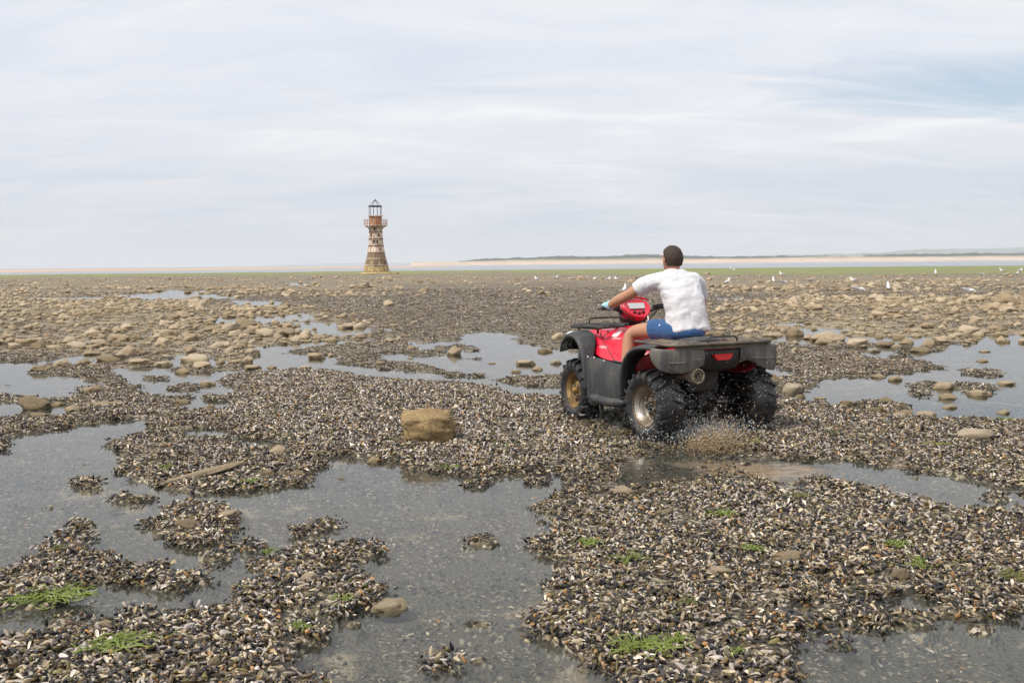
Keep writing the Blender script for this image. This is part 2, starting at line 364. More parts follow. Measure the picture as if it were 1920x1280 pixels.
def fields(x, y):
    """B bank(+)/pool(-), H ground height, stony, track wetness, dry mound"""
    d = np.maximum(np.hypot(x, y), 1.0)
    n_lo = fbm(x * 0.9, y * 0.9, 3, 4); n_hi = fbm(x * 4.5, y * 4.5, 21, 4, 0.6)
    n_far = fbm(x * 0.22, y * 0.10, 41, 4)
    st = np.zeros(x.shape)
    for i, p in enumerate(STONY):
        st = np.maximum(st, (1.0, 1.0, 0.55)[i] * sstep(-1, 1, (-sdf(x, y, p) + n_lo * 2.0) / 1.5))
    sp = sstep(-1, 1, (-sdf(x, y, SPARSE) + n_lo * 3) / 3); st = st * (1 - 0.85 * sp)
    B = np.ones(x.shape) * (1.0 - 0.62 * st)
    B = np.where(d > 17, B + 0.35 * n_far * st + 0.25 * n_lo * st, B)
    k = (d / 8.0)
    amp = 0.13 * np.minimum(k, 4) ** 0.75; w = 0.11 * k
    # clearings a little larger than a shell everywhere on the beds
    near = sstep(16, 9, d)
    n_fi = fbm(x * 13.0, y * 13.0, 33, 3, 0.6); n_me = fbm(x * 2.1, y * 2.1, 29, 3, 0.6)
    jig = (n_hi * 0.9 + n_lo * 0.4 + n_me * 1.1 + n_fi * 0.55 * near) * amp
    for v, p in OPS:
        xs = [q[0] for q in p]; ys = [q[1] for q in p]; mg = 0.6 + 0.06 * max(ys)
        sel = (x > min(xs) - mg) & (x < max(xs) + mg) & (y > min(ys) - mg) & (y < max(ys) + mg)
        if not sel.any(): continue
        t = sstep(-1, 1, (-sdf(x[sel], y[sel], p) + jig[sel] + (0.07 * k[sel] if v < 0 else -0.02 * k[sel])) / w[sel])
        B[sel] = B[sel] * (1 - t) + v * t
    tr = np.maximum(sstep(-1, 1, (-sdf(x, y, TRACK) + n_lo * 0.2) / 0.25), 0.8 * sstep(-1, 1, (-sdf(x, y, TRACK2) + n_lo * 0.2) / 0.25))
    mo = sstep(-1, 1, (-sdf(x, y, MOUND) + n_lo * 0.4) / 0.5)
    B = np.where(B > 0, B * (1 - tr) - 0.14 * tr, B)
    far = sstep(60, 120, d)
    H = np.where(B > 0, 0.018 * B, 0.060 * B)
    H = H + np.where(B > 0, (0.014 * (n_lo * 0.5 + 0.5) + 0.013 * n_hi * np.clip(B, 0.15, 1)) * (1 - 0.4 * sstep(10, 20, d)) , 0.014 * n_hi) + 0.045 * mo * np.clip(B, 0, 1)
    H = H + np.where(B < -0.2, 0.05 * np.maximum(0, n_hi - 0.35) + 0.03 * n_lo, 0)
    H = H + far * 0.10 + sstep(30, 70, d) * 0.03 * np.clip(B, -0.2, 1)
    # the shore of the flat, then the estuary; a long low sandbank lies off it on the left
    u = x / np.maximum(y, 0.1)
    shore = np.interp(u, [-1.5, -0.5, -0.1, 0.1, 0.3, 0.55, 1.5], [215, 228, 236, 240, 236, 232, 230]) * (1 + 0.05 * fbm(x * 0.02, y * 0.02, 77, 3))
    H = H - 1.2 * sstep(0, 30, y - shore)
    lagoon = sstep(0.12, 0.3, fbm(x * 0.035, y * 0.05, 91, 3)) * sstep(150, 185, y) * (u < 0.05)
    H = H - 0.22 * lagoon
    bank = sstep(0, 90, y - np.interp(u, [-1.5, -0.5, -0.25, -0.1, 0.0], [330, 350, 420, 520, 700])) * sstep(1350, 900, y) * sstep(0.0, -0.10, u)
    H = np.where(y > 290, -1.2 + bank * (1.75 + 0.12 * fbm(x * 0.01, y * 0.01, 13, 3)), H)
    return B, H, st, tr, mo

def graded(a, b, n): return list(np.linspace(a, b, n))
ys = [0.9]
while ys[-1] < 55: ys.append(ys[-1] * 1.0075)
while ys[-1] < 13000: ys.append(ys[-1] * 1.03)
ys = np.array(ys)
us = np.concatenate([np.linspace(-1.6, -0.66, 24)[:-1], np.linspace(-0.66, 0.66, 470), np.linspace(0.66, 1.6, 24)[1:]])
GY, GU = np.meshgrid(ys, us, indexing='ij'); GX = GU * GY
B_, H_, S_, T_, M_ = fields(GX.ravel(), GY.ravel())
nr, nc = GX.shape
idx = np.arange(nr * nc).reshape(nr, nc)
gf = np.stack([idx[:-1, :-1], idx[:-1, 1:], idx[1:, 1:], idx[1:, :-1]], -1).reshape(-1, 4)

g = NT('tidal_flat'); P = g.pos()
at_ = {k: g.attr(k) for k in ('bank', 'stony', 'green', 'sand', 'track')}
vo = g.voro(P, 48.0); vo2 = g.voro(P, 17.0)
sp_ = g.n('ShaderNodeSeparateColor'); g.set(sp_, 0, vo)
sp2 = g.n('ShaderNodeSeparateColor'); g.set(sp2, 0, vo2)
shell = g.ramp(sp_.outputs[0], [(0.0, (0.018, 0.016, 0.014)), (0.40, (0.065, 0.052, 0.036)), (0.68, (0.17, 0.135, 0.085)), (0.86, (0.36, 0.29, 0.185)), (1.0, (0.55, 0.49, 0.42))])
patch = g.noise(P, 1.3, 5, 0.6)
shell = g.mix(g.ramp(patch, [(0.45, 0.0), (0.62, 0.5)]), shell, g.mix(0.5, shell, (0.06, 0.062, 0.022)))
# floor of the pools: grey silt with pale chips of shell
silt = g.mix(g.noise(P, 3.0, 5), (0.060, 0.056, 0.046), (0.14, 0.128, 0.10))
chips = g.math('GREATER_THAN', sp_.outputs[1], 0.90)
silt = g.mix(g.math('MULTIPLY', chips, g.ramp(g.noise(P, 1.7, 4), [(0.35, 0.15), (0.65, 0.7)])), silt, (0.50, 0.45, 0.34))
silt = g.mix(g.ramp(g.noise(P, 2.1, 3), [(0.60, 0.0), (0.68, 0.7)]), silt, (0.42, 0.34, 0.22))
c = g.mix(g.ramp(at_['bank'], [(0.42, 0.0), (0.52, 1.0)]), silt, shell)
tan = g.mix(sp2.outputs[0], (0.24, 0.18, 0.10), (0.58, 0.46, 0.30))
farn = g.ramp(g.noise(g.mapping(P, (0.5, 0.22, 1)), 0.9, 6, 0.65), [(0.35, 0.25), (0.65, 1.0)])
c = g.mix(g.math('MULTIPLY', g.math('MULTIPLY', at_['stony'], farn), 0.62), c, tan)
gn = g.ramp(g.noise(g.mapping(P, (0.3, 0.12, 1)), 0.8, 6, 0.7), [(0.34, 0.0), (0.62, 0.95)])
grn = g.mix(g.noise(P, 0.11, 4), (0.12, 0.17, 0.03), (0.27, 0.33, 0.06))
c = g.mix(g.math('MULTIPLY', at_['green'], gn), c, grn)
c = g.mix(at_['sand'], c, g.mix(g.noise(P, 0.02, 4), (0.42, 0.31, 0.235), (0.50, 0.375, 0.285)))
wet = g.math('MULTIPLY', at_['track'], 0.55)
c = g.mix(wet, c, g.mix(0.6, c, (0.03, 0.024, 0.016)))
bh = g.math('ADD', g.voro(P, 42.0, 'Distance'), g.math('MULTIPLY', g.noise(P, 25, 3), 0.6))
g.bsdf(c, g.math('SUBTRACT', 0.75, g.math('MULTIPLY', wet, 0.6)), 0, g.bump(bh, 0.9, 0.02), 0.35)

ground = np_mesh('ground', np.stack([GX.ravel(), GY.ravel(), H_], -1), gf, g.m, True)
yy = GY.ravel(); uu = GU.ravel()
gs = np.interp(uu, [-0.6, -0.1, 0.0, 0.12, 0.25, 0.6], [152, 170, 165, 128, 116, 108])
green = sstep(-14, 10, yy - gs + 9 * fbm(GX.ravel() * 0.05, yy * 0.05, 55, 3)) * (yy < 300)
sandm = (yy > 290).astype(float)
for nm, a in (('bank', B_ * 0.5 + 0.5), ('stony', np.maximum(S_, 0.45 * sstep(70, 110, yy))), ('green', green), ('sand', sandm), ('track', T_)):
    ground.data.attributes.new(nm, 'FLOAT', 'POINT').data.foreach_set('value', np.ascontiguousarray(a, np.float32))
kind(ground, 'structure')

# ------------------------------------------------------------------ water: shallow pools and the estuary
def water_mat(name, ripple, rscale, murk, murk_c, rough, tint, muddy=False, dist=0.02):
    a = NT(name); P = a.pos()
    h = a.math('ADD', a.noise(a.mapping(P, (rscale, rscale * 2.2, 1)), 1.0, 4, 0.6), a.math('MULTIPLY', a.noise(a.mapping(P, (rscale * 5, rscale * 9, 1)), 1.0, 3), 0.25))
    mk = murk; mc = murk_c; rip = ripple
    if muddy:   # silt stirred up behind the wheels
        c0 = gp(1330, 872); sx = a.n('ShaderNodeSeparateXYZ'); a.set(sx, 0, P)
        c1 = gp(1520, 893); L = (c1 - c0).length; dx, dy = (c1.x - c0.x) / L, (c1.y - c0.y) / L
        X = a.math('SUBTRACT', sx.outputs[0], (c0.x + c1.x) / 2); Y = a.math('SUBTRACT', sx.outputs[1], (c0.y + c1.y) / 2)
        p = a.math('DIVIDE', a.math('ADD', a.math('MULTIPLY', X, dx), a.math('MULTIPLY', Y, dy)), L * 0.85)
        q = a.math('DIVIDE', a.math('SUBTRACT', a.math('MULTIPLY', Y, dx), a.math('MULTIPLY', X, dy)), 0.42)
        rr = a.math('ADD', a.math('ADD', a.math('MULTIPLY', p, p), a.math('MULTIPLY', q, q)), a.math('MULTIPLY', a.math('SUBTRACT', a.noise(P, 2.2, 5, 0.65), 0.5), 2.6))
        mud = a.ramp(rr, [(0.25, 1.0), (0.95, 0.0)])
        mk = a.math('ADD', murk, a.math('MULTIPLY', mud, 0.7)); mc = a.mix(mud, murk_c, (0.33, 0.24, 0.155))
        rip = a.math('ADD', ripple, a.math('MULTIPLY', a.ramp(rr, [(0.6, 1.0), (1.0, 0.0)]), 0.8))    # water churned by the wheels
    nrm = a.bump(h, rip, dist)
    fr = a.n('ShaderNodeFresnel', IOR=1.33); a.set(fr, 'Normal', nrm)
    gl = a.n('ShaderNodeBsdfGlossy', Roughness=rough); a.set(gl, 'Normal', nrm)
    tr = a.n('ShaderNodeBsdfTransparent'); a.set(tr, 'Color', tint)
    df = a.n('ShaderNodeBsdfDiffuse');
    a.set(df, 'Color', mc)
    m1 = a.n('ShaderNodeMixShader'); a.set(m1, 0, mk); a.t.links.new(tr.outputs[0], m1.inputs[1]); a.t.links.new(df.outputs[0], m1.inputs[2])
    m2 = a.n('ShaderNodeMixShader'); a.set(m2, 0, fr.outputs[0]); a.t.links.new(m1.outputs[0], m2.inputs[1]); a.t.links.new(gl.outputs[0], m2.inputs[2])
    a.t.links.new(m2.outputs[0], a.out.inputs[0]); return a.m
def sheet(name, x0, x1, y0, y1, z, mat):
    return np_mesh(name, [(x0, y0, z), (x1, y0, z), (x1, y1, z), (x0, y1, z)], [(0, 1, 2, 3)], mat)
kind(sheet('pool_water', -330, 330, -3, 200, 0.0, water_mat('pool_water', 0.045, 5.0, 0.08, (0.22, 0.22, 0.20), 0.03, (0.90, 0.91, 0.88), True)), 'structure')
kind(sheet('estuary_water', -16000, 16000, 200.0, 19000, 0.0, water_mat('estuary_water', 0.25, 0.6, 0.55, (0.17, 0.20, 0.21), 0.15, (0.5, 0.55, 0.55), dist=0.1)), 'structure')

# ------------------------------------------------------------------ the far shore
def px_profile(prof, dist, n):
    xs_ = np.linspace(prof[0][0], prof[-1][0], n); return xs_, np.interp(xs_, [p[0] for p in prof], [p[1] for p in prof])
def ridge(name, prof, dist, depth, mat, n=240, rough=0.0, fine=0.0, base=-1.0, seed=1, rows=9):
    """long hill: foot, front slope, crest at the height its outline shows, back slope"""
    xs_, tops = px_profile(prof, dist, n); rowsv = []
    for j in range(rows):
        t = j / (rows - 1); hgt = math.sin(min(1.0, t * 1.6) * math.pi / 2) if t < 0.62 else math.cos((t - 0.62) / 0.38 * math.pi / 2)
        r = []
        for i in range(n):
            p = at_dist(xs_[i], tops[i], dist); k = 1 + depth * (t - 0.5) / dist
            x, y = p.x * k, dist * k
            zz = base + (p.z - base) * max(hgt, 0)
            a = rough * mnoise.fractal(Vector((x * 0.004, y * 0.004, seed)), 1, 2, 5) + fine * mnoise.fractal(Vector((x * 0.03, y * 0.03, seed + 5)), 0.8, 2, 4)
            r.append((x, y, max(base, zz + a * max(hgt, 0.0) * (0.4 + 0.6 * min(1, max(0, (p.z - base)) / 12)))))
        rowsv.append(r)
    b = MB(); b.grid(rowsv); return b.build(name, mat, smooth=True)
def land_mat(name, c1, c2, scale, bump=0.0):
    a = NT(name); P = a.pos(); a.bsdf(a.mix(a.ramp(a.noise(P, scale, 6, 0.65), [(0.35, 0.0), (0.65, 1.0)]), c1, c2), 0.9, 0, None, 0.1); return a.m
M_sand = land_mat('beach_sand', (0.46, 0.34, 0.25), (0.60, 0.47, 0.36), 0.01)
M_wood = land_mat('far_wood', (0.014, 0.022, 0.012), (0.035, 0.05, 0.022), 0.02)
M_hill = land_mat('far_hills', (0.05, 0.065, 0.035), (0.11, 0.12, 0.06), 0.002)
M_dune = land_mat('dune_grass', (0.16, 0.15, 0.08), (0.42, 0.34, 0.24), 0.015)
kind(ridge('beach', [(770,492.3),(830,491.5),(960,489.8),(1200,487.5),(1440,485.5),(1560,483.5),(1700,482.7),(1920,481.0),(2300,478)], 2400, 300, M_sand, rough=0.6, base=-1.0), 'structure')
kind(ridge('dunes', [(770,491.8),(880,489.5),(960,487.0),(1100,486.0),(1190,483.5),(1260,484.5),(1440,483.6),(1560,480.8),(1620,480.0),(1700,480.6),(1800,479.5),(1920,478.6),(2300,476)], 2700, 250, M_dune, rough=1.5, fine=0.8, seed=4), 'structure')
wood1 = ridge('woodland', [(860,489.5),(885,487),(905,485.2),(960,483.8),(1000,482.8),(1030,480.8),(1050,479.6),(1090,480.4),(1130,480.6),(1160,479.6),(1176,476.8),(1230,477.2),(1300,479.8),(1370,480.8),
       (1440,479.8),(1520,479.6),(1580,479.0),(1600,481.5)], 3100, 260, M_wood, n=420, rough=1.0, fine=3.2, seed=8)
wood2 = ridge('woodland', [(1608,481),(1622,478),(1680,476.4),(1760,475.6),(1815,474.6),(1832,472.8),(1850,474.8),(1920,474.6),(2050,473.5),(2300,474)], 3000, 260, M_wood, n=260, rough=1.0, fine=3.2, seed=9)
kind(wood1, 'stuff', 'dark wood along the far shore in front of the pale sky'); kind(wood2, 'stuff', 'dark wood along the far shore below the blue hills')
kind(ridge('hills', [(1400,480),(1450,477.8),(1560,476.2),(1640,474),(1690,469.2),(1740,466.4),(1780,465.6),(1830,466.2),(1880,463.2),(1920,461.6),(2010,459.5),(2120,463),(2300,468)], 8800, 2200, M_hill, n=200, rough=9, seed=3), 'structure')
kind(ridge('headland', [(470,500),(540,495.5),(600,494.2),(680,492.8),(760,491.8),(860,490.2),(960,489.3),(1100,488)], 15500, 2500, M_hill, n=120, rough=5, seed=6), 'structure')

# ------------------------------------------------------------------ mussel shells
PAL = [((0.024, 0.022, 0.027), 0.30), ((0.060, 0.048, 0.046), 0.15), ((0.155, 0.105, 0.06), 0.14), ((0.17, 0.145, 0.048), 0.11), ((0.44, 0.385, 0.37), 0.16), ((0.60, 0.50, 0.36), 0.09), ((0.85, 0.80, 0.76), 0.05), ((0.46, 0.25, 0.09), 0.03)]
_pc = np.array([p[0] for p in PAL]) * np.array([1.02, 1.0, 0.94]); _pw = np.array([p[1] for p in PAL]); _pw /= _pw.sum()
def shell_geo(kind_, L, W, T, rng):
    """one mussel along +X: 'closed' two valves, 'cup' one open valve hollow side up, 'dome' one valve hollow side down, 'snail' a round winkle"""
    v = []; f = []; tt = []
    if kind_ == 'snail':
        n = 7; ts = np.linspace(0, 1, 6)
        for t in ts:
            r = math.sin(math.pi * min(0.98, 0.06 + 0.9 * t)) ** 0.8 * L * 0.36
            for k in range(n):
                a = 2 * math.pi * k / n; v.append(((t - 0.5) * L * 0.85, r * math.cos(a), r * math.sin(a) + 0.3 * L)); tt.append(t)
        m_ = len(ts)
    else:
        ts = np.array([0.0, 0.10, 0.30, 0.55, 0.80, 0.95, 1.0]); n = 7 if kind_ == 'closed' else 6; m_ = len(ts)
        bend = rng.uniform(-0.10, 0.10)
        for t in ts:
            w = W * 0.5 * (max(0.03, math.sin(math.pi * min(1, t ** 0.72 * 0.93 + 0.03))) ** 0.75)
            h = T * 0.5 * (max(0.03, math.sin(math.pi * min(1, t ** 0.55 * 0.96 + 0.02))) ** 0.8)
            x = (t - 0.5) * L; yb = bend * L * math.sin(math.pi * t)
            if kind_ == 'closed':
                for k in range(n):
                    a = 2 * math.pi * k / n; v.append((x, yb + w * math.cos(a), h * math.sin(a))); tt.append(t)
            else:
                for k in range(n):
                    s = -1 + 2 * k / (n - 1); z = h * 1.5 * (1 - s * s)
                    v.append((x, yb + w * s, z if kind_ == 'dome' else -z + h)); tt.append(t)
    wrap = kind_ in ('closed', 'snail')
    for i in range(m_ - 1):
        for k in range(n if wrap else n - 1):
            k2 = (k + 1) % n; f.append((i * n + k, i * n + k2, (i + 1) * n + k2, (i + 1) * n + k))
    if wrap: f.append(tuple(range(n))[::-1]); f.append(tuple((m_ - 1) * n + k for k in range(n)))
    return np.array(v), f, np.array(tt)
def shell_col(kind_, rng):
    if kind_ == 'cup': c = _pc[rng.choice([4, 4, 5, 6, 2, 0])]
    elif kind_ == 'snail': c = _pc[rng.choice([7, 3, 2, 5, 0])]
    else: c = _pc[rng.choice(len(_pc), p=_pw)]
    return c * rng.uniform(0.7, 1.3)
shm = NT('mussel_shell')
_vc = shm.attr('col', 'GEOMETRY', 'Color'); _wet = shm.attr('wet', 'INSTANCER')
_or = shm.n('ShaderNodeObjectInfo').outputs['Random']
cc = shm.mix(1.0, _vc, shm.ramp(_or, [(0.0, 0.8), (1.0, 1.2)]), 'MULTIPLY')
cc = shm.mix(shm.math('MULTIPLY', _wet, 0.8), cc, shm.mix(1.0, cc, (0.43, 0.375, 0.225), 'MULTIPLY'))
wv = shm.n('ShaderNodeTexWave', {'wave_type': 'BANDS'}, Scale=90.0, Distortion=3.0); shm.set(wv, 'Vector', shm.coord())
shm.bsdf(cc, shm.math('SUBTRACT', 0.58, shm.math('MULTIPLY', _wet, 0.22)), 0, shm.bump(wv.outputs[0], 0.25, 0.002), 0.5)
M_shell = shm.m
def shells_mesh(name, items):
    """items: (geo, matrix, colour); returns an unlinked mesh object holding them"""
    V = []; F = []; Cc = []; o = 0
    for (v, f, t), mt, c in items:
        A = np.array(mt.to_3x3()); V.append(v @ A.T + np.array(mt.translation)); F += [tuple(i + o for i in q) for q in f]; o += len(v)
        g_ = (0.8 + 0.5 * np.abs(t - 0.45))[:, None]; Cc.append(np.clip(c[None] * g_, 0, 1))
    V = np.concatenate(V); Cc = np.concatenate(Cc)
    ob = np_mesh(name, V, F, M_shell, True, False)
    a = ob.data.attributes.new('col', 'FLOAT_COLOR', 'POINT'); a.data.foreach_set('color', np.concatenate([Cc, np.ones((len(Cc), 1))], 1).astype(np.float32).ravel())
    return ob
def make_clump(name, n, rad, hgt, rng, flat=False, ks=('closed', 'dome', 'cup', 'snail'), kp=(0.58, 0.20, 0.16, 0.06)):
    it = []
    for i in range(n):
        k = rng.choice(ks, p=kp); L = rng.uniform(0.019, 0.043) * (0.7 if k == 'snail' else 1)
        gme = shell_geo(k, L, L * rng.uniform(0.38, 0.50), L * rng.uniform(0.28, 0.40), rng)
        a = rng.uniform(0, 6.283); r = rad * math.sqrt(rng.uniform(0, 1))
        tilt = rng.normal(0, 0.12 if flat else 0.55); tz = rng.normal(0, 0.12 if flat else 0.5)
        z = rng.uniform(0, 0.35) * hgt + hgt * 0.65 * (1 - (r / rad) ** 2) * rng.uniform(0.3, 1) if not flat else 0.004
        mt = Matrix.Translation((r * math.cos(a), r * math.sin(a), z)) @ Euler((tz, tilt, rng.uniform(0, 6.283))).to_matrix().to_4x4()
        it.append((gme, mt, shell_col(k, rng)))
    return shells_mesh(name, it)
def variants(cname, objs):
    c = bpy.data.collections.new(cname)
    for o in objs: c.objects.link(o)
    return c
C_clump = variants('clump_variants', [make_clump('mussel_clump', 26, 0.085, 0.028, RNG) for _ in range(18)])
C_flat = variants('bottom_variants', [make_clump('bottom_shells', 14, 0.16, 0.01, RNG, True, ('dome', 'cup', 'closed'), (0.5, 0.35, 0.15)) for _ in range(12)])

def scatter(name, pts, rot, scl, idx_, wet, coll, label):
    me = bpy.data.meshes.new(name); me.from_pydata(pts.tolist(), [], [])
    me.attributes.new('rot', 'FLOAT_VECTOR', 'POINT').data.foreach_set('vector', np.ascontiguousarray(rot, np.float32).ravel())
    me.attributes.new('scl', 'FLOAT_VECTOR', 'POINT').data.foreach_set('vector', np.ascontiguousarray(scl, np.float32).ravel())
    me.attributes.new('pick', 'INT', 'POINT').data.foreach_set('value', np.ascontiguousarray(idx_, np.int32))
    me.attributes.new('wet', 'FLOAT', 'POINT').data.foreach_set('value', np.ascontiguousarray(wet, np.float32))
    o = bpy.data.objects.new(name, me); COL.objects.link(o)
    t = bpy.data.node_groups.new(name, 'GeometryNodeTree'); t.interface.new_socket('Geometry', in_out='INPUT', socket_type='NodeSocketGeometry'); t.interface.new_socket('Geometry', in_out='OUTPUT', socket_type='NodeSocketGeometry')
    gi = t.nodes.new('NodeGroupInput'); go = t.nodes.new('NodeGroupOutput'); ip = t.nodes.new('GeometryNodeInstanceOnPoints'); ci = t.nodes.new('GeometryNodeCollectionInfo')
    ci.inputs['Collection'].default_value = coll; ci.inputs['Separate Children'].default_value = True; ci.inputs['Reset Children'].default_value = True
    ip.inputs['Pick Instance'].default_value = True
    def na(nm, ty):
        n = t.nodes.new('GeometryNodeInputNamedAttribute'); n.data_type = ty; n.inputs['Name'].default_value = nm
        return [s for s in n.outputs if s.enabled and s.name == 'Attribute'][0]
    er = t.nodes.new('FunctionNodeEulerToRotation')
    L = t.links.new
    L(gi.outputs[0], ip.inputs['Points']); L(ci.outputs[0], ip.inputs['Instance']); L(na('pick', 'INT'), ip.inputs['Instance Index'])
    L(na('rot', 'FLOAT_VECTOR'), er.inputs[0]); L(er.outputs[0], ip.inputs['Rotation']); L(na('scl', 'FLOAT_VECTOR'), ip.inputs['Scale']); L(ip.outputs[0], go.inputs[0])
    o.modifiers.new('g', 'NODES').node_group = t
    return kind(o, 'stuff', label)
def sample(y0, y1, dens, umax=0.64):
    """random points on the flat between two distances"""
    mg = 1.8 if umax > 0.6 else 0.0; xm = umax * y1 + mg; n = int(dens * 2 * xm * (y1 - y0))
    y = RNG.uniform(y0, y1, n); x = RNG.uniform(-xm, xm, n); k_ = np.abs(x) < umax * y + mg
    return x[k_], y[k_]
# beds of shells
X, Y, S = [], [], []
for y0, y1, de, sc in ((2.6, 6.0, 165, 1.0), (6.0, 10.0, 135, 1.05), (10.0, 18.0, 95, 1.1), (18.0, 34.0, 26, 1.3), (34.0, 62.0, 5, 2.0)):
    x, y = sample(y0, y1, de); X.append(x); Y.append(y); S.append(np.full(len(x), sc))
X = np.concatenate(X); Y = np.concatenate(Y); S = np.concatenate(S)
b, h, st, tr, mo = fields(X, Y)
dist_ = np.hypot(X, Y)
keepp = np.where(h > 0.002 + 0.010 * np.clip(dist_ / 15.0, 0, 1), 1.0, np.where(h > -0.012, 0.42, np.where(h > -0.028, 0.13, 0.012 * (dist_ < 12))))
keepp = keepp * (1 - 0.5 * st) * (1 - 0.62 * tr)
k = RNG.uniform(0, 1, len(X)) < keepp
X, Y, S, h, tr, mo, st = X[k], Y[k], S[k], h[k], tr[k], mo[k], st[k]
patchn = fbm(X * 0.6, Y * 0.6, 5, 4)
wet = np.clip(1.0 - (h - 0.0) / 0.028, 0, 1) * 0.9 + tr * 0.6 - mo * 0.75 + 0.45 * patchn + 0.34
wet = np.clip(wet + RNG.normal(0, 0.12, len(X)), 0, 1)
n = len(X)
scatter('mussel_bed', np.stack([X, Y, h - 0.004], -1), np.stack([RNG.normal(0, 0.12, n), RNG.normal(0, 0.12, n), RNG.uniform(0, 6.28, n)], -1),
        (S * RNG.uniform(0.8, 1.15, n) * np.where(h < 0.0, 0.6, 1.0))[:, None] * np.stack([np.ones(n), np.ones(n), 1 - 0.4 * sstep(9, 18, Y)], -1), RNG.integers(0, 18, n), wet, C_clump, 'beds of small dark and pale mussel shells covering the flat')
# small piles and strays that break the edge of the water
C_small = variants('stray_variants', [make_clump('stray_shells', int(RNG.integers(3, 9)), 0.034, 0.030, RNG) for _ in range(14)])
x, y = sample(2.6, 13.0, 150); b, h2, st2, tr2, mo2 = fields(x, y); pn = fbm(x * 1.7, y * 1.7, 71, 4, 0.6)
k = RNG.uniform(0, 1, len(x)) < np.where((h2 < 0.004) & (h2 > -0.05), np.clip(0.30 * sstep(-0.05, -0.005, h2) * sstep(-0.15, 0.35, pn) + 0.10 * sstep(0.25, 0.5, pn), 0, 1), 0.0)
x, y, h2 = x[k], y[k], h2[k]; n = len(x)
scatter('stray_shells', np.stack([x, y, np.maximum(h2, -0.016)], -1), np.stack([RNG.normal(0, .1, n), RNG.normal(0, .1, n), RNG.uniform(0, 6.28, n)], -1), RNG.uniform(0.75, 1.2, n)[:, None] * np.ones(3), RNG.integers(0, 14, n), RNG.uniform(0.6, 1.0, n), C_small, 'stray wet shells along the edges of the pools')
# shells lying on the floor of the pools
x, y = sample(2.6, 11.0, 42); b, h2, st2, tr2, mo2 = fields(x, y); k = (h2 < -0.008); x, y, h2 = x[k], y[k], h2[k]; n = len(x)
scatter('sunken_shells', np.stack([x, y, h2 + 0.002], -1), np.stack([np.zeros(n), np.zeros(n), RNG.uniform(0, 6.28, n)], -1), RNG.uniform(0.6, 0.95, n)[:, None] * np.ones(3), RNG.integers(0, 12, n), RNG.uniform(0.35, 1.0, n), C_flat, 'loose shells lying on the floor of the shallow pools')

# the nearest loose shells, each a thing of its own
SHELL_KINDS = {'closed': ('dark closed mussel shell lying loose on the foreground shell bank', 'mussel', 'closed mussels on the foreground banks'),
               'cup': ('pale open half shell lying hollow side up on the foreground bank', 'shell', 'open half shells on the foreground banks'),
               'dome': ('single ridged mussel valve lying hollow side down on the foreground bank', 'shell', 'single valves on the foreground banks'),
               'snail': ('small round sea snail shell on the foreground mussel bank', 'snail shell', 'sea snails on the foreground banks')}
protos = {}; cols_ = {}
for kk in SHELL_KINDS:
    lst = []
    for i in range(9):
        L = RNG.uniform(0.036, 0.054) * (0.6 if kk == 'snail' else 1)
        c_ = shell_col(kk, RNG) if kk != 'closed' else _pc[RNG.choice([0, 0, 1, 2])] * RNG.uniform(0.8, 1.4)
        if kk == 'cup': c_ = _pc[RNG.choice([4, 4, 5, 6])] * RNG.uniform(0.9, 1.2)
        cols_[len(lst), kk] = c_; lst.append(shells_mesh('mussel_shell', [(shell_geo(kk, L, L * 0.5, L * 0.40, RNG), Matrix.Identity(4), c_)]))
    protos[kk] = lst
x, y = sample(3.15, 5.2, 400, 0.56); b, h2, *_ = fields(x, y); k = h2 > 0.010; x, y, h2 = x[k], y[k], h2[k]
o_ = np.argsort(y + RNG.uniform(0, 1.3, len(y)))[:290]
for j in o_:
    kk = RNG.choice(['closed', 'cup', 'dome', 'snail'], p=[0.42, 0.24, 0.22, 0.12]); pi_ = int(RNG.integers(0, 9)); src = protos[kk][pi_]; cl = cols_[pi_, kk]
    ob = src.copy(); COL.objects.link(ob); ob.name = 'sea_snail' if kk == 'snail' else 'mussel_shell'
    ob.location = (x[j], y[j], h2[j] + 0.018); ob.rotation_euler = (RNG.normal(0, 0.35), RNG.normal(0, 0.35), RNG.uniform(0, 6.28))
    lum = float(np.mean(cl)); hue = float(cl[0] / (cl[2] + 1e-6)); cn = 'orange' if hue > 3.2 and lum > .15 else 'olive' if hue > 2.6 else 'brown' if hue > 1.7 and lum < .3 else 'cream' if hue > 1.35 and lum > .25 else 'white' if lum > .55 else 'lilac grey' if lum > .2 else 'blue black'
    where = 'the broad bank with trailing green strands' if x[j] > 0.4 else 'the bank beside the green weed mat' if x[j] < -0.6 else 'a small clump in the large pool'
    tag(ob, cn + ' ' + {'closed': 'closed mussel', 'cup': 'open half shell, hollow side up,', 'dome': 'single mussel valve, hollow side down,', 'snail': 'round sea snail'}[kk] + ' on ' + where, SHELL_KINDS[kk][1], SHELL_KINDS[kk][2])

# ------------------------------------------------------------------ stones
sm = NT('beach_stone'); co = sm.coord(); rnd = sm.n('ShaderNodeObjectInfo').outputs['Random']
c = sm.ramp(rnd, [(0.0, (0.24, 0.18, 0.115)), (0.25, (0.38, 0.285, 0.18)), (0.6, (0.47, 0.365, 0.245)), (0.85, (0.57, 0.46, 0.325)), (1.0, (0.36, 0.30, 0.23))])
c = sm.mix(sm.ramp(sm.noise(co, 2.2, 6, 0.65), [(0.35, 0.0), (0.7, 0.8)]), c, sm.mix(0.5, c, (0.24, 0.18, 0.10)))
c = sm.mix(sm.ramp(sm.noise(co, 24, 4, 0.7), [(0.52, 0.0), (0.68, 0.45)]), c, (0.19, 0.145, 0.085))
c = sm.mix(sm.ramp(sm.noise(co, 55, 2, 0.6), [(0.60, 0.0), (0.68, 0.5)]), c, (0.55, 0.48, 0.37))
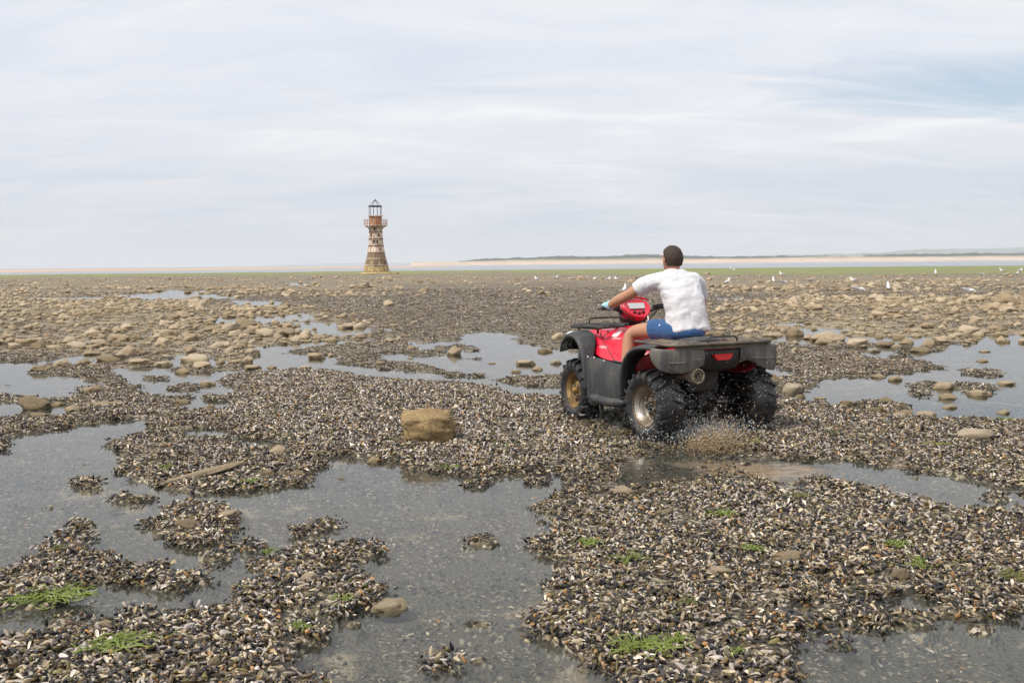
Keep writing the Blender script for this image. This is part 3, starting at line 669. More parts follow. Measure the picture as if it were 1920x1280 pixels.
nz = sm.n('ShaderNodeSeparateXYZ'); sm.set(nz, 0, sm.pos())
lowz = sm.ramp(sm.math('ADD', nz.outputs[2], sm.math('MULTIPLY', sm.math('SUBTRACT', sm.noise(co, 3.0, 4), 0.5), 0.05)), [(0.012, 1.0), (0.05, 0.0)])
c = sm.mix(sm.math('MULTIPLY', lowz, 0.5), c, (0.20, 0.16, 0.07))      # olive weed film up to the tide mark
sm.bsdf(c, 0.85, 0, sm.bump(sm.math('ADD', sm.noise(co, 14, 6, 0.7), sm.math('MULTIPLY', sm.noise(co, 70, 3), 0.4)), 0.8, 0.03), 0.25)
M_stone = sm.m
def stone_mesh(name, seed, ang=0.25, sub=3, dims=(1, 1, 1), cuts=0):
    bm = bmesh.new(); bmesh.ops.create_icosphere(bm, subdivisions=sub, radius=0.5); rr = random.Random(seed)
    pl = [Vector((rr.uniform(-1, 1), rr.uniform(-1, 1), rr.uniform(-0.3, 1))).normalized() for _ in range(cuts)]
    for v in bm.verts:
        d = v.co.normalized(); q = v.co * (1 + ang * mnoise.fractal(d * 1.5 + Vector((seed * 7.1, 0, 0)), 1.0, 2, 3) + 0.05 * mnoise.noise(d * 5 + Vector((seed, 3, 1))))
        for p in pl:
            e = q.dot(p) - 0.33
            if e > 0: q = q - p * e * 0.85
        v.co = Vector((q.x * dims[0], q.y * dims[1], q.z * dims[2]))
    me = bpy.data.meshes.new(name); bm.to_mesh(me); bm.free(); me.materials.append(M_stone); me.polygons.foreach_set('use_smooth', [True] * len(me.polygons))
    return me
S_mesh = [stone_mesh('stone', 10 + i, 0.50, 3, cuts=3 + i % 5) for i in range(12)]
C_stone = variants('stone_variants', [bpy.data.objects.new('stone', me) for me in S_mesh])
# stones one can point to: px centre-bottom x, y, width px, height px, label (None: one of the look-alikes)
HAND = [
 (376,900,126,26,'long narrow tan slab lying slantwise on the mussel bank','slab'),
 (192,765,84,16,'long flat tan slab on the dark shells beside the rounded boulder','slab'),
 (58,768,52,26,'rounded brown boulder at the edge of a left-hand pool',0), (835,0,0,0,None,None),
 (1832,832,72,24,'flat rounded tan boulder on the shell bank beside the right-hand pool',0),
 (724,1148,72,26,'smooth cream stone half sunk in the clear foreground pool',0),
 (1488,739,42,26,'largest rounded boulder in the pool behind the rear wheel',0),
 (699,868,28,17,'small pointed tan stone on the edge of the large pool',0),
 (1172,932,42,17,'pale stone poking out of the muddy wheel track',0),
 (577,1104,40,18,'smooth tan stone bedded in the small mussel island',0),
 (1775,729,48,16,'long smooth tan boulder on the weedy island in the pool',0),
 (1826,745,0,0,None,None)]
def stone_tag(o):
    """what a stone lies in tells it from the others"""
    x, y, z = o.location; h_ = float(fields(np.array([x]), np.array([y]))[1][0]); big_ = 'large' if o.scale.x > 0.34 else ('small' if o.scale.x < 0.2 else 'middling')
    u_ = x / y; side = 'on the far side of the quad bike' if u_ > 0.13 else ('between the lighthouse and the broad shell bank' if u_ > -0.2 else 'beside the large pools')
    if h_ < -0.004: t = big_ + ' rounded tan stone standing in shallow water ' + side
    elif y > 14: t = big_ + ' tan cobble in the stony ground ' + side
    else: t = big_ + ' tan stone bedded among the mussel shells ' + side
    tag(o, t, 'stone', 'tan stones strewn over the flat')
LOOK = ('tan rounded stone lying among the shells and shallow pools', 'stone', 'tan stones strewn over the flat')
EXTRA = [(555,901,40,12),(520,858,40,18),(498,900,30,14),(425,980,34,16),(350,1000,46,18),(213,953,22,8),(330,942,20,8),(590,672,30,15),(984,684,32,14),(1008,694,26,10),(966,698,22,8),
 (710,686,22,9),(920,682,16,4),(1040,682,24,10),(385,722,30,12),(340,700,30,12),(470,692,28,12),(437,684,24,8),(390,768,24,14),(335,756,34,10),(450,768,26,10),(235,670,40,22),(258,686,40,12),(300,686,36,10),
 (470,664,30,10),(410,682,20,8),(70,698,36,12),(110,692,34,16),(170,740,34,14),(105,760,30,10),(70,780,34,10),(130,774,28,12),(480,822,30,8),(490,840,28,7),(570,884,26,8),(1680,714,30,12),(1650,708,30,8),(1840,742,44,14),
 (1785,748,38,10),(1640,772,36,12),(1664,752,32,10),(1783,766,32,10),(1886,776,32,10),(1700,776,34,9),(1740,784,52,10),(1690,788,36,8),(1590,760,30,9),(1452,720,30,16),(1500,746,24,10),(1540,748,22,8),(1890,722,34,7),
 (1745,650,32,16),(1705,645,30,13),(1660,650,34,12),(1800,634,40,10),(1880,640,20,12),(1848,660,20,5),(1848,678,22,7),(1730,660,36,8),(1560,640,60,12),(1610,650,44,12),(1640,660,26,9),(1490,630,34,18),(1520,636,26,12),
 (1705,862,14,12),(1690,1096,34,24),(1350,1090,52,14),(1250,978,34,12),(1480,1062,52,8),(190,1190,30,16),(400,1262,26,22),(820,1240,28,8),(1010,1130,26,10),(655,845,0,0),(1120,886,14,14),(740,910,0,0),
 (1330,938,12,7),(1330,866,12,6),(1215,1060,0,0),(640,898,20,9),(780,888,14,6),(1540,716,0,0),(880,800,0,0),(620,640,30,9),(770,672,14,6),(1075,650,30,12),(1020,660,30,8),(1045,640,30,14)]
def place_stone(px, py, w, hgt, lab, sq=None, nm='stone'):
    p = gp(px, py, 0.0); sc = FPX / p.y; W_ = w / sc; H_m = max(hgt / sc, 0.3 * 0.05)
    x, y = np.array([p.x]), np.array([p.y]); gz = float(fields(x, y)[1][0])
    H_full = max(H_m * 1.3, W_ * 0.42)
    o = bpy.data.objects.new(nm, S_mesh[random.randrange(12)]); COL.objects.link(o)
    if sq == 'slab': o.scale = (W_, W_ * 0.24, max(0.05, H_m * 0.55))
    else: o.scale = (W_ * 1.04, W_ * random.uniform(0.6, 0.95), H_full)
    o.location = (p.x, p.y + o.scale[1] * 0.4, max(gz, -0.02) + o.scale[2] * 0.27)
    o.rotation_euler = (random.uniform(-.1, .1), random.uniform(-.1, .1), random.uniform(-0.3, 0.3) if sq != 'slab' else 0.0)
    return o
n_named = 0
for px, py, w, hgt, lab, sq in HAND:
    if lab is None: continue
    o = place_stone(px, py, w, hgt, lab, sq, 'boulder' if 'boulder' in lab else 'stone'); tag(o, lab, 'boulder' if 'boulder' in lab else 'stone'); n_named += 1
    if 'slantwise' in lab: o.rotation_euler = (0.0, -0.10, 0.85); o.scale.x *= 1.5
for px, py, w, hgt in EXTRA:
    if w: o = place_stone(px, py, w, hgt, None); stone_tag(o); n_named += 1
# the square block of rough sandstone on the big shell bank
bm = bmesh.new(); bmesh.ops.create_cube(bm, size=1.0); bmesh.ops.subdivide_edges(bm, edges=bm.edges, cuts=18, use_grid_fill=True)
for v in bm.verts:
    q = v.co.copy(); e = Vector((q.x * 2, q.y * 2, q.z * 2)); sp = e.normalized() * 0.62; q = q.lerp(sp, 0.40)
    q.x *= 0.40 * (1 + 0.22 * q.z) ; q.y *= 0.34; q.z *= 0.28 + 0.10 * q.x - 0.06 * abs(q.x - 0.04)
    q.x += 0.03 * (q.z > 0.05) * -1
    q += v.co.normalized() * (0.030 * mnoise.fractal(v.co * 2.3 + Vector((5, 1, 2)), 1, 2, 4) + 0.010 * mnoise.noise(v.co * 16)); v.co = q
me = bpy.data.meshes.new('sandstone_block'); bm.to_mesh(me); bm.free(); me.polygons.foreach_set('use_smooth', [True] * len(me.polygons))
bs = NT('sandstone'); co = bs.coord(); c = bs.mix(bs.noise(co, 9, 7, 0.7), (0.26, 0.165, 0.07), (0.60, 0.44, 0.24))
c = bs.mix(bs.ramp(bs.noise(co, 6, 5, 0.7), [(0.45, 0.0), (0.62, 0.6)]), c, (0.16, 0.105, 0.05)); c = bs.mix(bs.ramp(bs.noise(co, 60, 3, 0.7), [(0.52, 0.0), (0.64, 0.7)]), c, (0.12, 0.08, 0.04))
bs.bsdf(c, 0.9, 0, bs.bump(bs.noise(co, 38, 6, 0.75), 1.0, 0.03), 0.2); me.materials.append(bs.m)
blk = bpy.data.objects.new('sandstone_block', me); COL.objects.link(blk); p = gp(803, 842); blk.location = (p.x, p.y + 0.12, 0.155); blk.rotation_euler = (0.14, 0.05, 0.12)
tag(blk, 'square block of rough ochre sandstone on the broad shell bank', 'stone')
# cobbles of the middle distance: the ones that show largest as things, the rest as one
X, Y = [], []
for y0, y1, de in ((12, 22, 12.0), (22, 48, 13.0), (48, 75, 4.5), (75, 135, 1.1)):
    x, y = sample(y0, y1, de, 0.62); X.append(x); Y.append(y)
X = np.concatenate(X); Y = np.concatenate(Y); b, h, st, tr, mo = fields(X, Y)
k = (RNG.uniform(0, 1, len(X)) < np.clip(st * 1.15 * (0.22 + 0.78 * sstep(-0.25, 0.25, fbm(X * 0.35, Y * 0.25, 63, 4))) + 0.012, 0, 1)) & (h > -0.05) & ((np.hypot(X - 1.4, Y - 9.5) > 1.8))
X, Y, h = X[k], Y[k], h[k]; n = len(X)
size = np.exp(RNG.normal(math.log(0.108), 0.50, n)) * np.where(Y > 48, 1.3, 1.0); size = np.clip(size, 0.07, 0.75)
scl = np.stack([size * RNG.uniform(0.9, 1.5, n), size * RNG.uniform(0.8, 1.2, n), size * RNG.uniform(0.48, 0.85, n)], -1)
loc = np.stack([X, Y, np.maximum(h, -0.02) + scl[:, 2] * 0.24], -1)
rot = np.stack([RNG.normal(0, 0.1, n), RNG.normal(0, 0.1, n), RNG.uniform(0, 6.28, n)], -1); pick = RNG.integers(0, 12, n)
vis = np.where((np.abs(X / Y) < 0.52), scl[:, 0] / Y, 0)
big = np.argsort(-vis)[:max(0, 300 - n_named)]; rest = np.ones(n, bool); rest[big] = False
for j in big:
    o = bpy.data.objects.new('stone', S_mesh[pick[j]]); COL.objects.link(o); o.location = loc[j]; o.rotation_euler = rot[j]; o.scale = scl[j]; stone_tag(o)
scatter('cobbles', loc[rest], rot[rest], scl[rest], pick[rest], np.zeros(rest.sum()), C_stone, 'tan cobbles covering the stony middle of the flat')

# ------------------------------------------------------------------ seaweed
wm = NT('green_seaweed'); co = wm.coord(); wb = wm.bsdf(wm.mix(wm.noise(co, 9, 3), (0.055, 0.085, 0.010), (0.21, 0.25, 0.035)), 0.4, 0, None, 0.5); wb.inputs['Transmission Weight'].default_value = 0.0
om = NT('olive_seaweed'); co = om.coord(); om.bsdf(om.mix(om.noise(co, 9, 3), (0.05, 0.06, 0.012), (0.17, 0.15, 0.035)), 0.4)
def weed(px, py, w, hpx, n, seed, lab, mat, nm='seaweed'):
    p = gp(px, py); sc = FPX / p.y; w_ = 0.8 * w / sc; dep = max(0.5 * w_, hpx / sc * 1.3); rr = random.Random(seed)
    gz = float(fields(np.array([p.x]), np.array([p.y]))[1][0]); gz = max(gz, 0.0)
    b = MB()
    for i in range(int(n * 1.3)):
        x, y = rr.gauss(0, w_ * 0.20), rr.gauss(0, dep * 0.25); a = rr.gauss(0, 0.45) + (math.pi if rr.random() < 0.5 else 0); L = w_ * rr.uniform(0.3, 0.85); wd = rr.uniform(0.002, 0.006); z = 0.018 + rr.uniform(0, 0.012); pts = []
        rows = []; cur = a
        for s in range(7):
            t = s / 6; cur += rr.gauss(0, 0.6); x += math.cos(cur) * L / 6; y += math.sin(cur) * L / 6
            zz = z + 0.006 * math.sin(t * 5 + i) + rr.gauss(0, 0.004); nx, ny = -math.sin(cur) * wd * (1 - 0.6 * t), math.cos(cur) * wd * (1 - 0.6 * t)
            rows.append([(x - nx, y - ny, zz), (x, y, zz + 0.004), (x + nx, y + ny, zz + rr.gauss(0, 0.004))])
        b.grid(rows)
    o = b.build(nm, mat); o.location = (p.x, p.y, gz); return o
WEED = [(1200,1232,100,28,60,'long bright green strands trailing over the foreground shells'), (1265,1222,50,28,34,'upright tuft of bright green weed beside the trailing strands'),
 (1100,1030,40,24,34,'compact bright green tuft on the tip of the foreground bank'), (1350,975,52,16,30,None), (1495,942,40,14,24,None), (1907,1100,56,34,46,'olive green weed mat on the bank by the right-hand pool'),
 (1722,1078,34,20,20,None), (1725,1066,26,16,14,None), (100,1130,110,34,60,'bright green weed mat draped over the foreground mussel bank'), (110,1045,30,14,16,None), (215,1228,110,20,40,None),
 (1185,1062,60,22,16,None), (1410,1046,40,14,18,None), (1680,1035,40,16,22,None), (1290,1150,40,12,14,None), (1380,1245,30,16,14,None), (565,1195,34,20,22,None), (312,886,26,12,20,'light green tuft beside the slantwise slab'),
 (465,914,40,10,18,None), (415,890,30,10,16,None), (1885,795,26,12,16,None), (1760,843,34,10,16,None), (840,884,40,10,20,None), (1415,836,30,8,12,None), (1560,820,22,6,10,None), (510,1040,30,8,12,None), (640,1140,40,8,14,None), (935,850,14,6,8,None), (950,848,16,7,8,None)]
for i, (px, py, w, hh, n, lab) in enumerate(WEED):
    o = weed(px, py, w, hh, n, 100 + i, lab, om.m if (lab and 'olive' in lab) or i % 5 == 4 and not lab else wm.m)
    if lab: tag(o, lab, 'seaweed')
    else: tag(o, ('olive' if i % 5 == 4 else ('long thin' if w > 38 else 'short') + ' green') + ' seaweed scrap on ' + ('a farther shell bank' if o.location.y > 6.6 else 'the broad bank with trailing strands' if o.location.x > 0.4 else 'a small bank in the large pool'), 'seaweed', 'scraps of seaweed on the beds')

# ------------------------------------------------------------------ lighthouse
def rusty(name, base, rust, amt, scale=0.9, streak=True, rough=0.8, dark=None):
    a = NT(name); P = a.coord()
    v = a.mapping(P, (1, 1, 0.28)) if streak else P
    n = a.noise(v, scale * 2.2, 8, 0.7, 0.6)
    c = a.mix(a.ramp(n, [(0.62 - amt * 0.4, 0.0), (0.70 - amt * 0.2, 1.0)]), base, a.mix(a.noise(P, scale * 5, 5), rust, tuple(v * 0.45 for v in rust)))
    if dark: c = a.mix(a.ramp(a.noise(v, scale * 4, 6, 0.7), [(0.55, 0.0), (0.66, 0.8)]), c, dark)
    a.bsdf(c, rough, 0, a.bump(a.noise(P, 7, 5), 0.4, 0.05), 0.3); return a.m
M_iron = rusty('flaking_cream_iron', (0.74, 0.60, 0.50), (0.34, 0.17, 0.10), 0.40, dark=(0.20, 0.12, 0.09))
M_rust = rusty('orange_rust_iron', (0.64, 0.50, 0.38), (0.50, 0.20, 0.075), 0.8)
M_band = rusty('rust_flange', (0.30, 0.19, 0.14), (0.16, 0.09, 0.06), 0.6, streak=False)
M_pale = rusty('pale_flange', (0.66, 0.55, 0.46), (0.3, 0.17, 0.10), 0.3, streak=False)
M_foot = rusty('weeded_iron', (0.33, 0.235, 0.13), (0.16, 0.10, 0.08), 0.5, dark=(0.10, 0.075, 0.06))
M_foot2 = rusty('ochre_weeded_iron', (0.46, 0.35, 0.17), (0.22, 0.15, 0.09), 0.35, dark=(0.14, 0.11, 0.06))
M_dark = rusty('dark_iron', (0.035, 0.032, 0.034), (0.10, 0.055, 0.035), 0.35, streak=False)
M_glass = worn('grey_lantern_glass', (0.5, 0.52, 0.55), 0.25)
lp = gp(706, 514.5); LH = empty('lighthouse', (lp.x, lp.y, 0.08))
tag(LH, 'rusty cast iron lighthouse with gallery and open lantern, standing on the flat', 'lighthouse')
PXM = lp.y / FPX
def lz(y): return 1.55 + (497.3 - y) * PXM - 0.08
prof = [(508.5, 23.9), (496.4, 21.0), (485.0, 18.0), (472.5, 15.4), (461.2, 13.7), (448.6, 12.6), (436.0, 11.9), (424.6, 11.4)]
mats = [M_foot2, M_foot, M_foot2, M_iron, M_iron, M_iron, M_iron]
NS = 16
for i in range(len(prof) - 1):
    (y0, r0), (y1, r1) = prof[i], prof[i + 1]; b = MB(); z0, z1, a0, a1 = lz(y0), lz(y1), r0 * PXM, r1 * PXM
    b.lathe([(a0 - .1, z0), (a0, z0), (a1, z1), (a1 - .1, z1)], 64); b.build('tower_ring', mats[i] if i != 2 else M_foot, LH, autos=30)
    for k in range(NS):     # upright flanges between the iron plates
        t = 2 * math.pi * (k + 0.5 * (i % 2)) / NS; c_, s_ = math.cos(t), math.sin(t); b = MB()
        b.tube([(c_ * (a0 + .01), s_ * (a0 + .01), z0), (c_ * (a1 + .01), s_ * (a1 + .01), z1)], 0.03, 6); b.build('plate_joint', M_iron if i > 2 else M_foot, LH)
    b = MB(); b.lathe([(a1 - .05, z1 - .07), (a1 + .10, z1 - .07), (a1 + .10, z1 + .07), (a1 - .05, z1 + .07)], 48, closed=True)
    b.build('flange', M_pale if i in (0, 1, 2) else M_band, LH, autos=30)
b = MB(); b.lathe([(2.6, -0.5), (2.75, 0.1), (2.55, 0.30), (2.12, lz(509.5)), (2.0, lz(508))], 40); b.build('plinth', M_foot2, LH, autos=40)
b = MB(); b.prism([(0.2, -2.7), (3.6, -2.3), (3.9, -0.9), (0.4, 0.6)], 'Z', -0.25, 0.22); b.build('apron_slab', M_foot2, LH, False, bevel=0.05)
for k, (t, y0, y1, hw) in enumerate(((-1.75, 456.5, 450.5, .16), (-1.25, 456.5, 451, .14), (-1.60, 433, 427, .14), (-1.0, 444, 438.5, .13), (-2.2, 444, 439, .13))):
    z0, z1 = lz(y0), lz(y1); r = np.interp((y0 + y1) / 2, [424, 436, 448, 461], [11.4, 11.9, 12.6, 13.7]) * PXM + 0.03
    b = MB(); b.box((r * math.cos(t), r * math.sin(t), (z0 + z1) / 2), (0.10, hw * 2, z1 - z0), (0, 0, t)); w = b.build('window', M_dark, LH, False)
    b = MB(); 
    for dz in (-1, 1): b.box((r * math.cos(t), r * math.sin(t), (z0 + z1) / 2 + dz * ((z1 - z0) / 2 + .03)), (0.14, hw * 2 + .1, 0.06), (0, 0, t))
    b.build('frame', M_pale, w, False)
gz_, gr = lz(424.0), 21.6 * PXM
b = MB(); b.lathe([(0.9, gz_ - .08), (gr, gz_ - .05), (gr, gz_ + .06), (0.9, gz_ + .08)], 48, closed=True); b.build('gallery_floor', M_pale, LH, autos=30)
for k in range(12):
    t = 2 * math.pi * k / 12 + 0.1; c_, s_ = math.cos(t), math.sin(t); b = MB()
    b.tube([(c_ * r, s_ * r, z) for r, z in ((1.06, lz(432.5)), (1.16, lz(429)), (1.42, lz(426.4)), (1.82, lz(424.8)))], 0.06, 6); b.build('bracket', M_iron, LH)
for hh in (0.35, 0.72, 1.02):
    b = MB(); b.lathe([(gr - .03, gz_ + hh - .025), (gr + .02, gz_ + hh - .025), (gr + .02, gz_ + hh + .025), (gr - .03, gz_ + hh + .025)], 48, closed=True); b.build('rail', M_rust, LH)
for k in range(20):
    t = 2 * math.pi * k / 20; b = MB(); b.tube([(math.cos(t) * gr, math.sin(t) * gr, gz_), (math.cos(t) * gr, math.sin(t) * gr, gz_ + 1.04)], 0.03, 6); b.build('rail_post', M_rust, LH)
zr, zl, zt = lz(406.2), lz(403.8), lz(388.0); rd = 11.4 * PXM
b = MB(); b.lathe([(rd, gz_ + .05), (rd, zr)], 32); b.build('lantern_drum', M_rust, LH, autos=40)
for k in range(10):
    t = 2 * math.pi * k / 10; b = MB(); b.box((math.cos(t) * (rd + .01), math.sin(t) * (rd + .01), (gz_ + zr) / 2), (.05, .07, zr - gz_ - .1), (0, 0, t)); b.build('plate_joint', M_band, LH, False)
b = MB(); b.lathe([(rd - .1, zr - .06), (rd + .25, zr - .04), (rd + .25, zr + .08), (rd - .1, zr + .14)], 40, closed=True); b.build('lantern_sill', M_pale, LH, autos=30)
for k in range(10):
    t = 2 * math.pi * k / 10 + .15; b = MB(); b.tube([(math.cos(t) * rd, math.sin(t) * rd, zr), (math.cos(t) * rd, math.sin(t) * rd, zt)], 0.04, 6); b.build('lantern_post', M_dark, LH)
b = MB(); b.lathe([(rd - .12, zt - .10), (rd + .10, zt - .10), (rd + .10, zt + .09), (rd - .12, zt + .09)], 40, closed=True); b.build('lantern_ring', M_dark, LH, autos=30)
for k in range(6):
    t = 2 * math.pi * k / 6 + .3; b = MB(); b.tube([(math.cos(t) * q, math.sin(t) * q, z) for q, z in ((rd * .95, zt), (rd * .62, zt + .5), (rd * .22, zt + .9), (0.03, zt + 1.0))], 0.03, 6); b.build('dome_rib', M_dark, LH)
b = MB(); b.ell((0, 0, zt + 1.0), (.13, .13, .13)); b.tube([(0, 0, zt + 1), (0.02, 0, zt + 1.35)], .025, 6); b.build('finial', M_dark, LH)

# ------------------------------------------------------------------ gulls
def feather(name, c, r=0.7): a = NT(name); co = a.coord(); a.bsdf(a.mix(a.noise(co, 40, 3), c, tuple(v * .85 for v in c)), r, 0, None, 0.2); return a.m
M_white = feather('white_feather', (0.82, 0.81, 0.79)); M_grey = feather('grey_feather', (0.36, 0.38, 0.41)); M_bill = feather('yellow_bill', (0.55, 0.32, 0.05), 0.4); M_juv = feather('brown_feather', (0.42, 0.36, 0.29)); M_blk = feather('black_feather', (0.03, 0.03, 0.03))
def gull_mesh(pose, body, wing):
    """one bird facing +X, feet at the origin"""
    b = MB()
    nk = {'stand': [(.11, .22), (.145, .28), (.15, .335)], 'feed': [(.13, .19), (.18, .17), (.215, .12)], 'alert': [(.09, .25), (.115, .32), (.125, .385)]}[pose]
    lean = {'stand': 0.0, 'feed': -0.05, 'alert': 0.05}[pose]
    path = [(-.23, 0, .185 - lean), (-.16, 0, .185 - lean * .6), (-.07, 0, .18), (.03, 0, .185 + lean * .3), (nk[0][0], 0, nk[0][1]), (nk[1][0], 0, nk[1][1]), (nk[2][0], 0, nk[2][1])]
    b.tube(path, [.012, .045, .075, .082, .062, .038, .040], 12, squash=.95)
    hx, hz_ = nk[2]; dn = (1, -0.15) if pose != 'feed' else (.45, -.9)
    b.ell((hx + .012 * dn[0], 0, hz_ + .012), (.048, .038, .042), 12, 8)
    b.tube([(hx + .04 * dn[0], 0, hz_ + .01 + .04 * dn[1]), (hx + .075 * dn[0], 0, hz_ + .008 + .075 * dn[1]), (hx + .10 * dn[0], 0, hz_ + .004 + .10 * dn[1])], [.012, .009, .003], 6, mi=2)
    for s in (-1, 1):
        b.tube([(.06, s * .060, .205), (-.05, s * .075, .205), (-.16, s * .055, .205 - lean), (-.25, s * .022, .200 - lean)], [.022, .05, .035, .012], 8, squash=.45, up=(0, s, .3), mi=1)
        b.tube([(-.24, s * .022, .2 - lean), (-.31, s * .008, .197 - lean)], [.014, .004], 6, squash=.5, mi=3)
        b.tube([(.0, s * .035, .12), (.005, s * .035, .06), (0, s * .035, 0.0)], [.014, .006, .006], 6, mi=2)
        b.add([(-.01, s * .035 - .008, .002), (.05, s * .035 - .024, .002), (.055, s * .035 + .024, .002), (-.01, s * .035 + .008, .002), (0, s * .035, .012)], [(0, 1, 4), (1, 2, 4), (2, 3, 4), (3, 0, 4), (0, 3, 2, 1)], 2)
    o = b.build('gull', [body, wing, M_bill, M_blk]); COL.objects.unlink(o); return o.data
GM = {p: gull_mesh(p, M_white, M_grey) for p in ('stand', 'feed', 'alert')}; GJ = {p: gull_mesh(p, M_juv, M_juv) for p in ('stand', 'feed')}
GULLS = [(1007,529,'stand',2.6),(1042,526,'stand',.4),(1075,528,'j',.2),(1118,528,'feed',2.9),(1130,527,'j',.3),(1140,530,'stand',.1),(1157,529,'stand',2.7),(1197,527,'j',1.0),(1171,553,'alert',1.2),(1317,532,'stand',1.7),
 (1364,536,'alert',.5),(1374,511,'stand',0),(1371,507,'stand',2),(1450,533,'alert',1.4),(1466,520,'stand',2.4),(1469,536,'feed',.3),(1520,532,'j',.1),(1600,533,'stand',2.8),(1610,553,'feed',-.2),(1665,549,'alert',1.3),
 (1754,517,'alert',1.2),(1841,519,'feed',.2),(1879,513,'stand',2.8),(1887,520,'j',3),(1907,518,'stand',.7),(1912,513,'stand',.2),(1815,555,'feed',-.4)]
GL = {(1815,555): 'white gull bending down over the stones apart from the others', (1610,553): 'white gull stooping to feed below two upright gulls', (1665,549): 'white gull standing tall and alone by the stony ground', (1171,553): 'white gull standing upright close to the gloved hand', (1364,536): 'white gull standing upright just beyond the rider'}
for i, (px, py, ps, rz) in enumerate(GULLS):
    p = gp(px, py, 0.0); h = fields(np.array([p.x]), np.array([p.y]))[1][0]; p = gp(px, py, max(h, 0.0)); h = fields(np.array([p.x]), np.array([p.y]))[1][0]
    o = bpy.data.objects.new('gull', GJ[('stand', 'feed')[i % 2]] if ps == 'j' else GM[ps]); COL.objects.link(o); o.location = (p.x, p.y, max(h, 0.0) + 0.06); o.rotation_euler = (0, 0, rz)
    s = 1.12 if p.y < 90 else 1.35; o.scale = (s, s, s)
    if (px, py) in GL: tag(o, GL[(px, py)], 'gull', 'gulls feeding on the flat')
    elif ps == 'j': tag(o, 'brown young gull crouching among the white gulls on the flat', 'gull', 'gulls feeding on the flat')
    else: tag(o, 'small white gull with grey wings far out on the mussel flat', 'gull', 'gulls feeding on the flat')

# ------------------------------------------------------------------ the quad bike: X right, Y forward, Z up, origin on the ground between the axles
ATV_P = (1.42, 9.5, 0.0); ATV_R = R(25)
Q = empty('quad_bike', ATV_P, ATV_R); tag(Q, 'muddy red quad bike with black racks and grey fenders crossing the shell bank', 'quad bike')
MUD = (0.15, 0.115, 0.075)
M_red = worn('red_body_plastic', (0.66, 0.008, 0.035), 0.28, 0.12, 4, bump=0.03, dirt=(0.30, 0.07, 0.06), dirt_amt=0.12, dirt_scale=3.5, coat=0.6)
M_redin = worn('red_inner_fender', (0.30, 0.008, 0.014), 0.45, 0.25, 4, dirt=(0.05, 0.02, 0.015), dirt_amt=0.55)
M_grey2 = worn('grey_fender_plastic', (0.036, 0.037, 0.040), 0.55, 0.25, 5, dirt=(0.105, 0.098, 0.085), dirt_amt=0.28, streak=True, dirt_scale=4.5, bump=0.25)
M_skirt = worn('muddy_rear_plastic', (0.055, 0.053, 0.052), 0.62, 0.3, 4, dirt=(0.19, 0.17, 0.145), dirt_amt=0.62, dirt_scale=3.0, streak=True, bump=0.3)
M_black = worn('black_plastic', (0.013, 0.013, 0.014), 0.5, 0.3, 6, dirt=(0.06, 0.05, 0.04), dirt_amt=0.3)
M_under = worn('wet_dark_metal', (0.018, 0.016, 0.015), 0.5, 0.4, 8, 0.0, dirt=(0.055, 0.042, 0.028), dirt_amt=0.5)
M_rack = worn('muddy_rack_steel', (0.055, 0.048, 0.042), 0.55, 0.3, 5, 0.2, dirt=(0.22, 0.175, 0.12), dirt_amt=0.65)
M_rackf = worn('black_rack_steel', (0.02, 0.019, 0.019), 0.45, 0.3, 5, 0.2, dirt=(0.10, 0.08, 0.06), dirt_amt=0.35)
M_rubber = worn('wet_tyre_rubber', (0.017, 0.017, 0.019), 0.42, 0.3, 7, dirt=(0.045, 0.040, 0.034), dirt_amt=0.35, bump=0.4, spec=0.6)
M_gold = worn('bronze_rim_paint', (0.42, 0.27, 0.10), 0.40, 0.35, 9, 0.55, dirt=(0.14, 0.085, 0.04), dirt_amt=0.45)
M_lip = worn('rusted_rim_lip', (0.40, 0.24, 0.10), 0.55, 0.35, 14, 0.3, dirt=(0.18, 0.08, 0.03), dirt_amt=0.5)
M_silver = worn('scuffed_rim_steel', (0.50, 0.46, 0.40), 0.35, 0.35, 7, 0.75, dirt=(0.20, 0.14, 0.075), dirt_amt=0.5)
M_disc = worn('rusty_wheel_disc', (0.16, 0.10, 0.055), 0.6, 0.4, 12, 0.3, dirt=(0.05, 0.035, 0.025), dirt_amt=0.5)
M_seat = worn('seat_vinyl', (0.045, 0.045, 0.047), 0.5, 0.2, 5, dirt=(0.15, 0.13, 0.11), dirt_amt=0.35, bump=0.3, bscale=180)
M_exh = worn('muddy_exhaust', (0.20, 0.16, 0.115), 0.7, 0.4, 9, 0.2, dirt=(0.32, 0.265, 0.19), dirt_amt=0.6)
M_tail = NT('red_tail_lens'); tb = M_tail.bsdf((0.62, 0.02, 0.02), 0.12, 0, M_tail.bump(M_tail.voro(M_tail.coord(), 90, 'Distance'), 0.3, 0.004)); M_tail = bpy.data.materials['red_tail_lens']
M_lens = worn('clear_lens', (0.72, 0.74, 0.75), 0.1, 0.05, 5); M_lcd = worn('grey_display', (0.50, 0.51, 0.52), 0.15, 0.05, 5); M_decal = worn('white_decal', (0.80, 0.76, 0.76), 0.4, 0.1, 30)
M_chrome = worn('dull_bright_metal', (0.45, 0.42, 0.38), 0.3, 0.3, 10, 0.8)

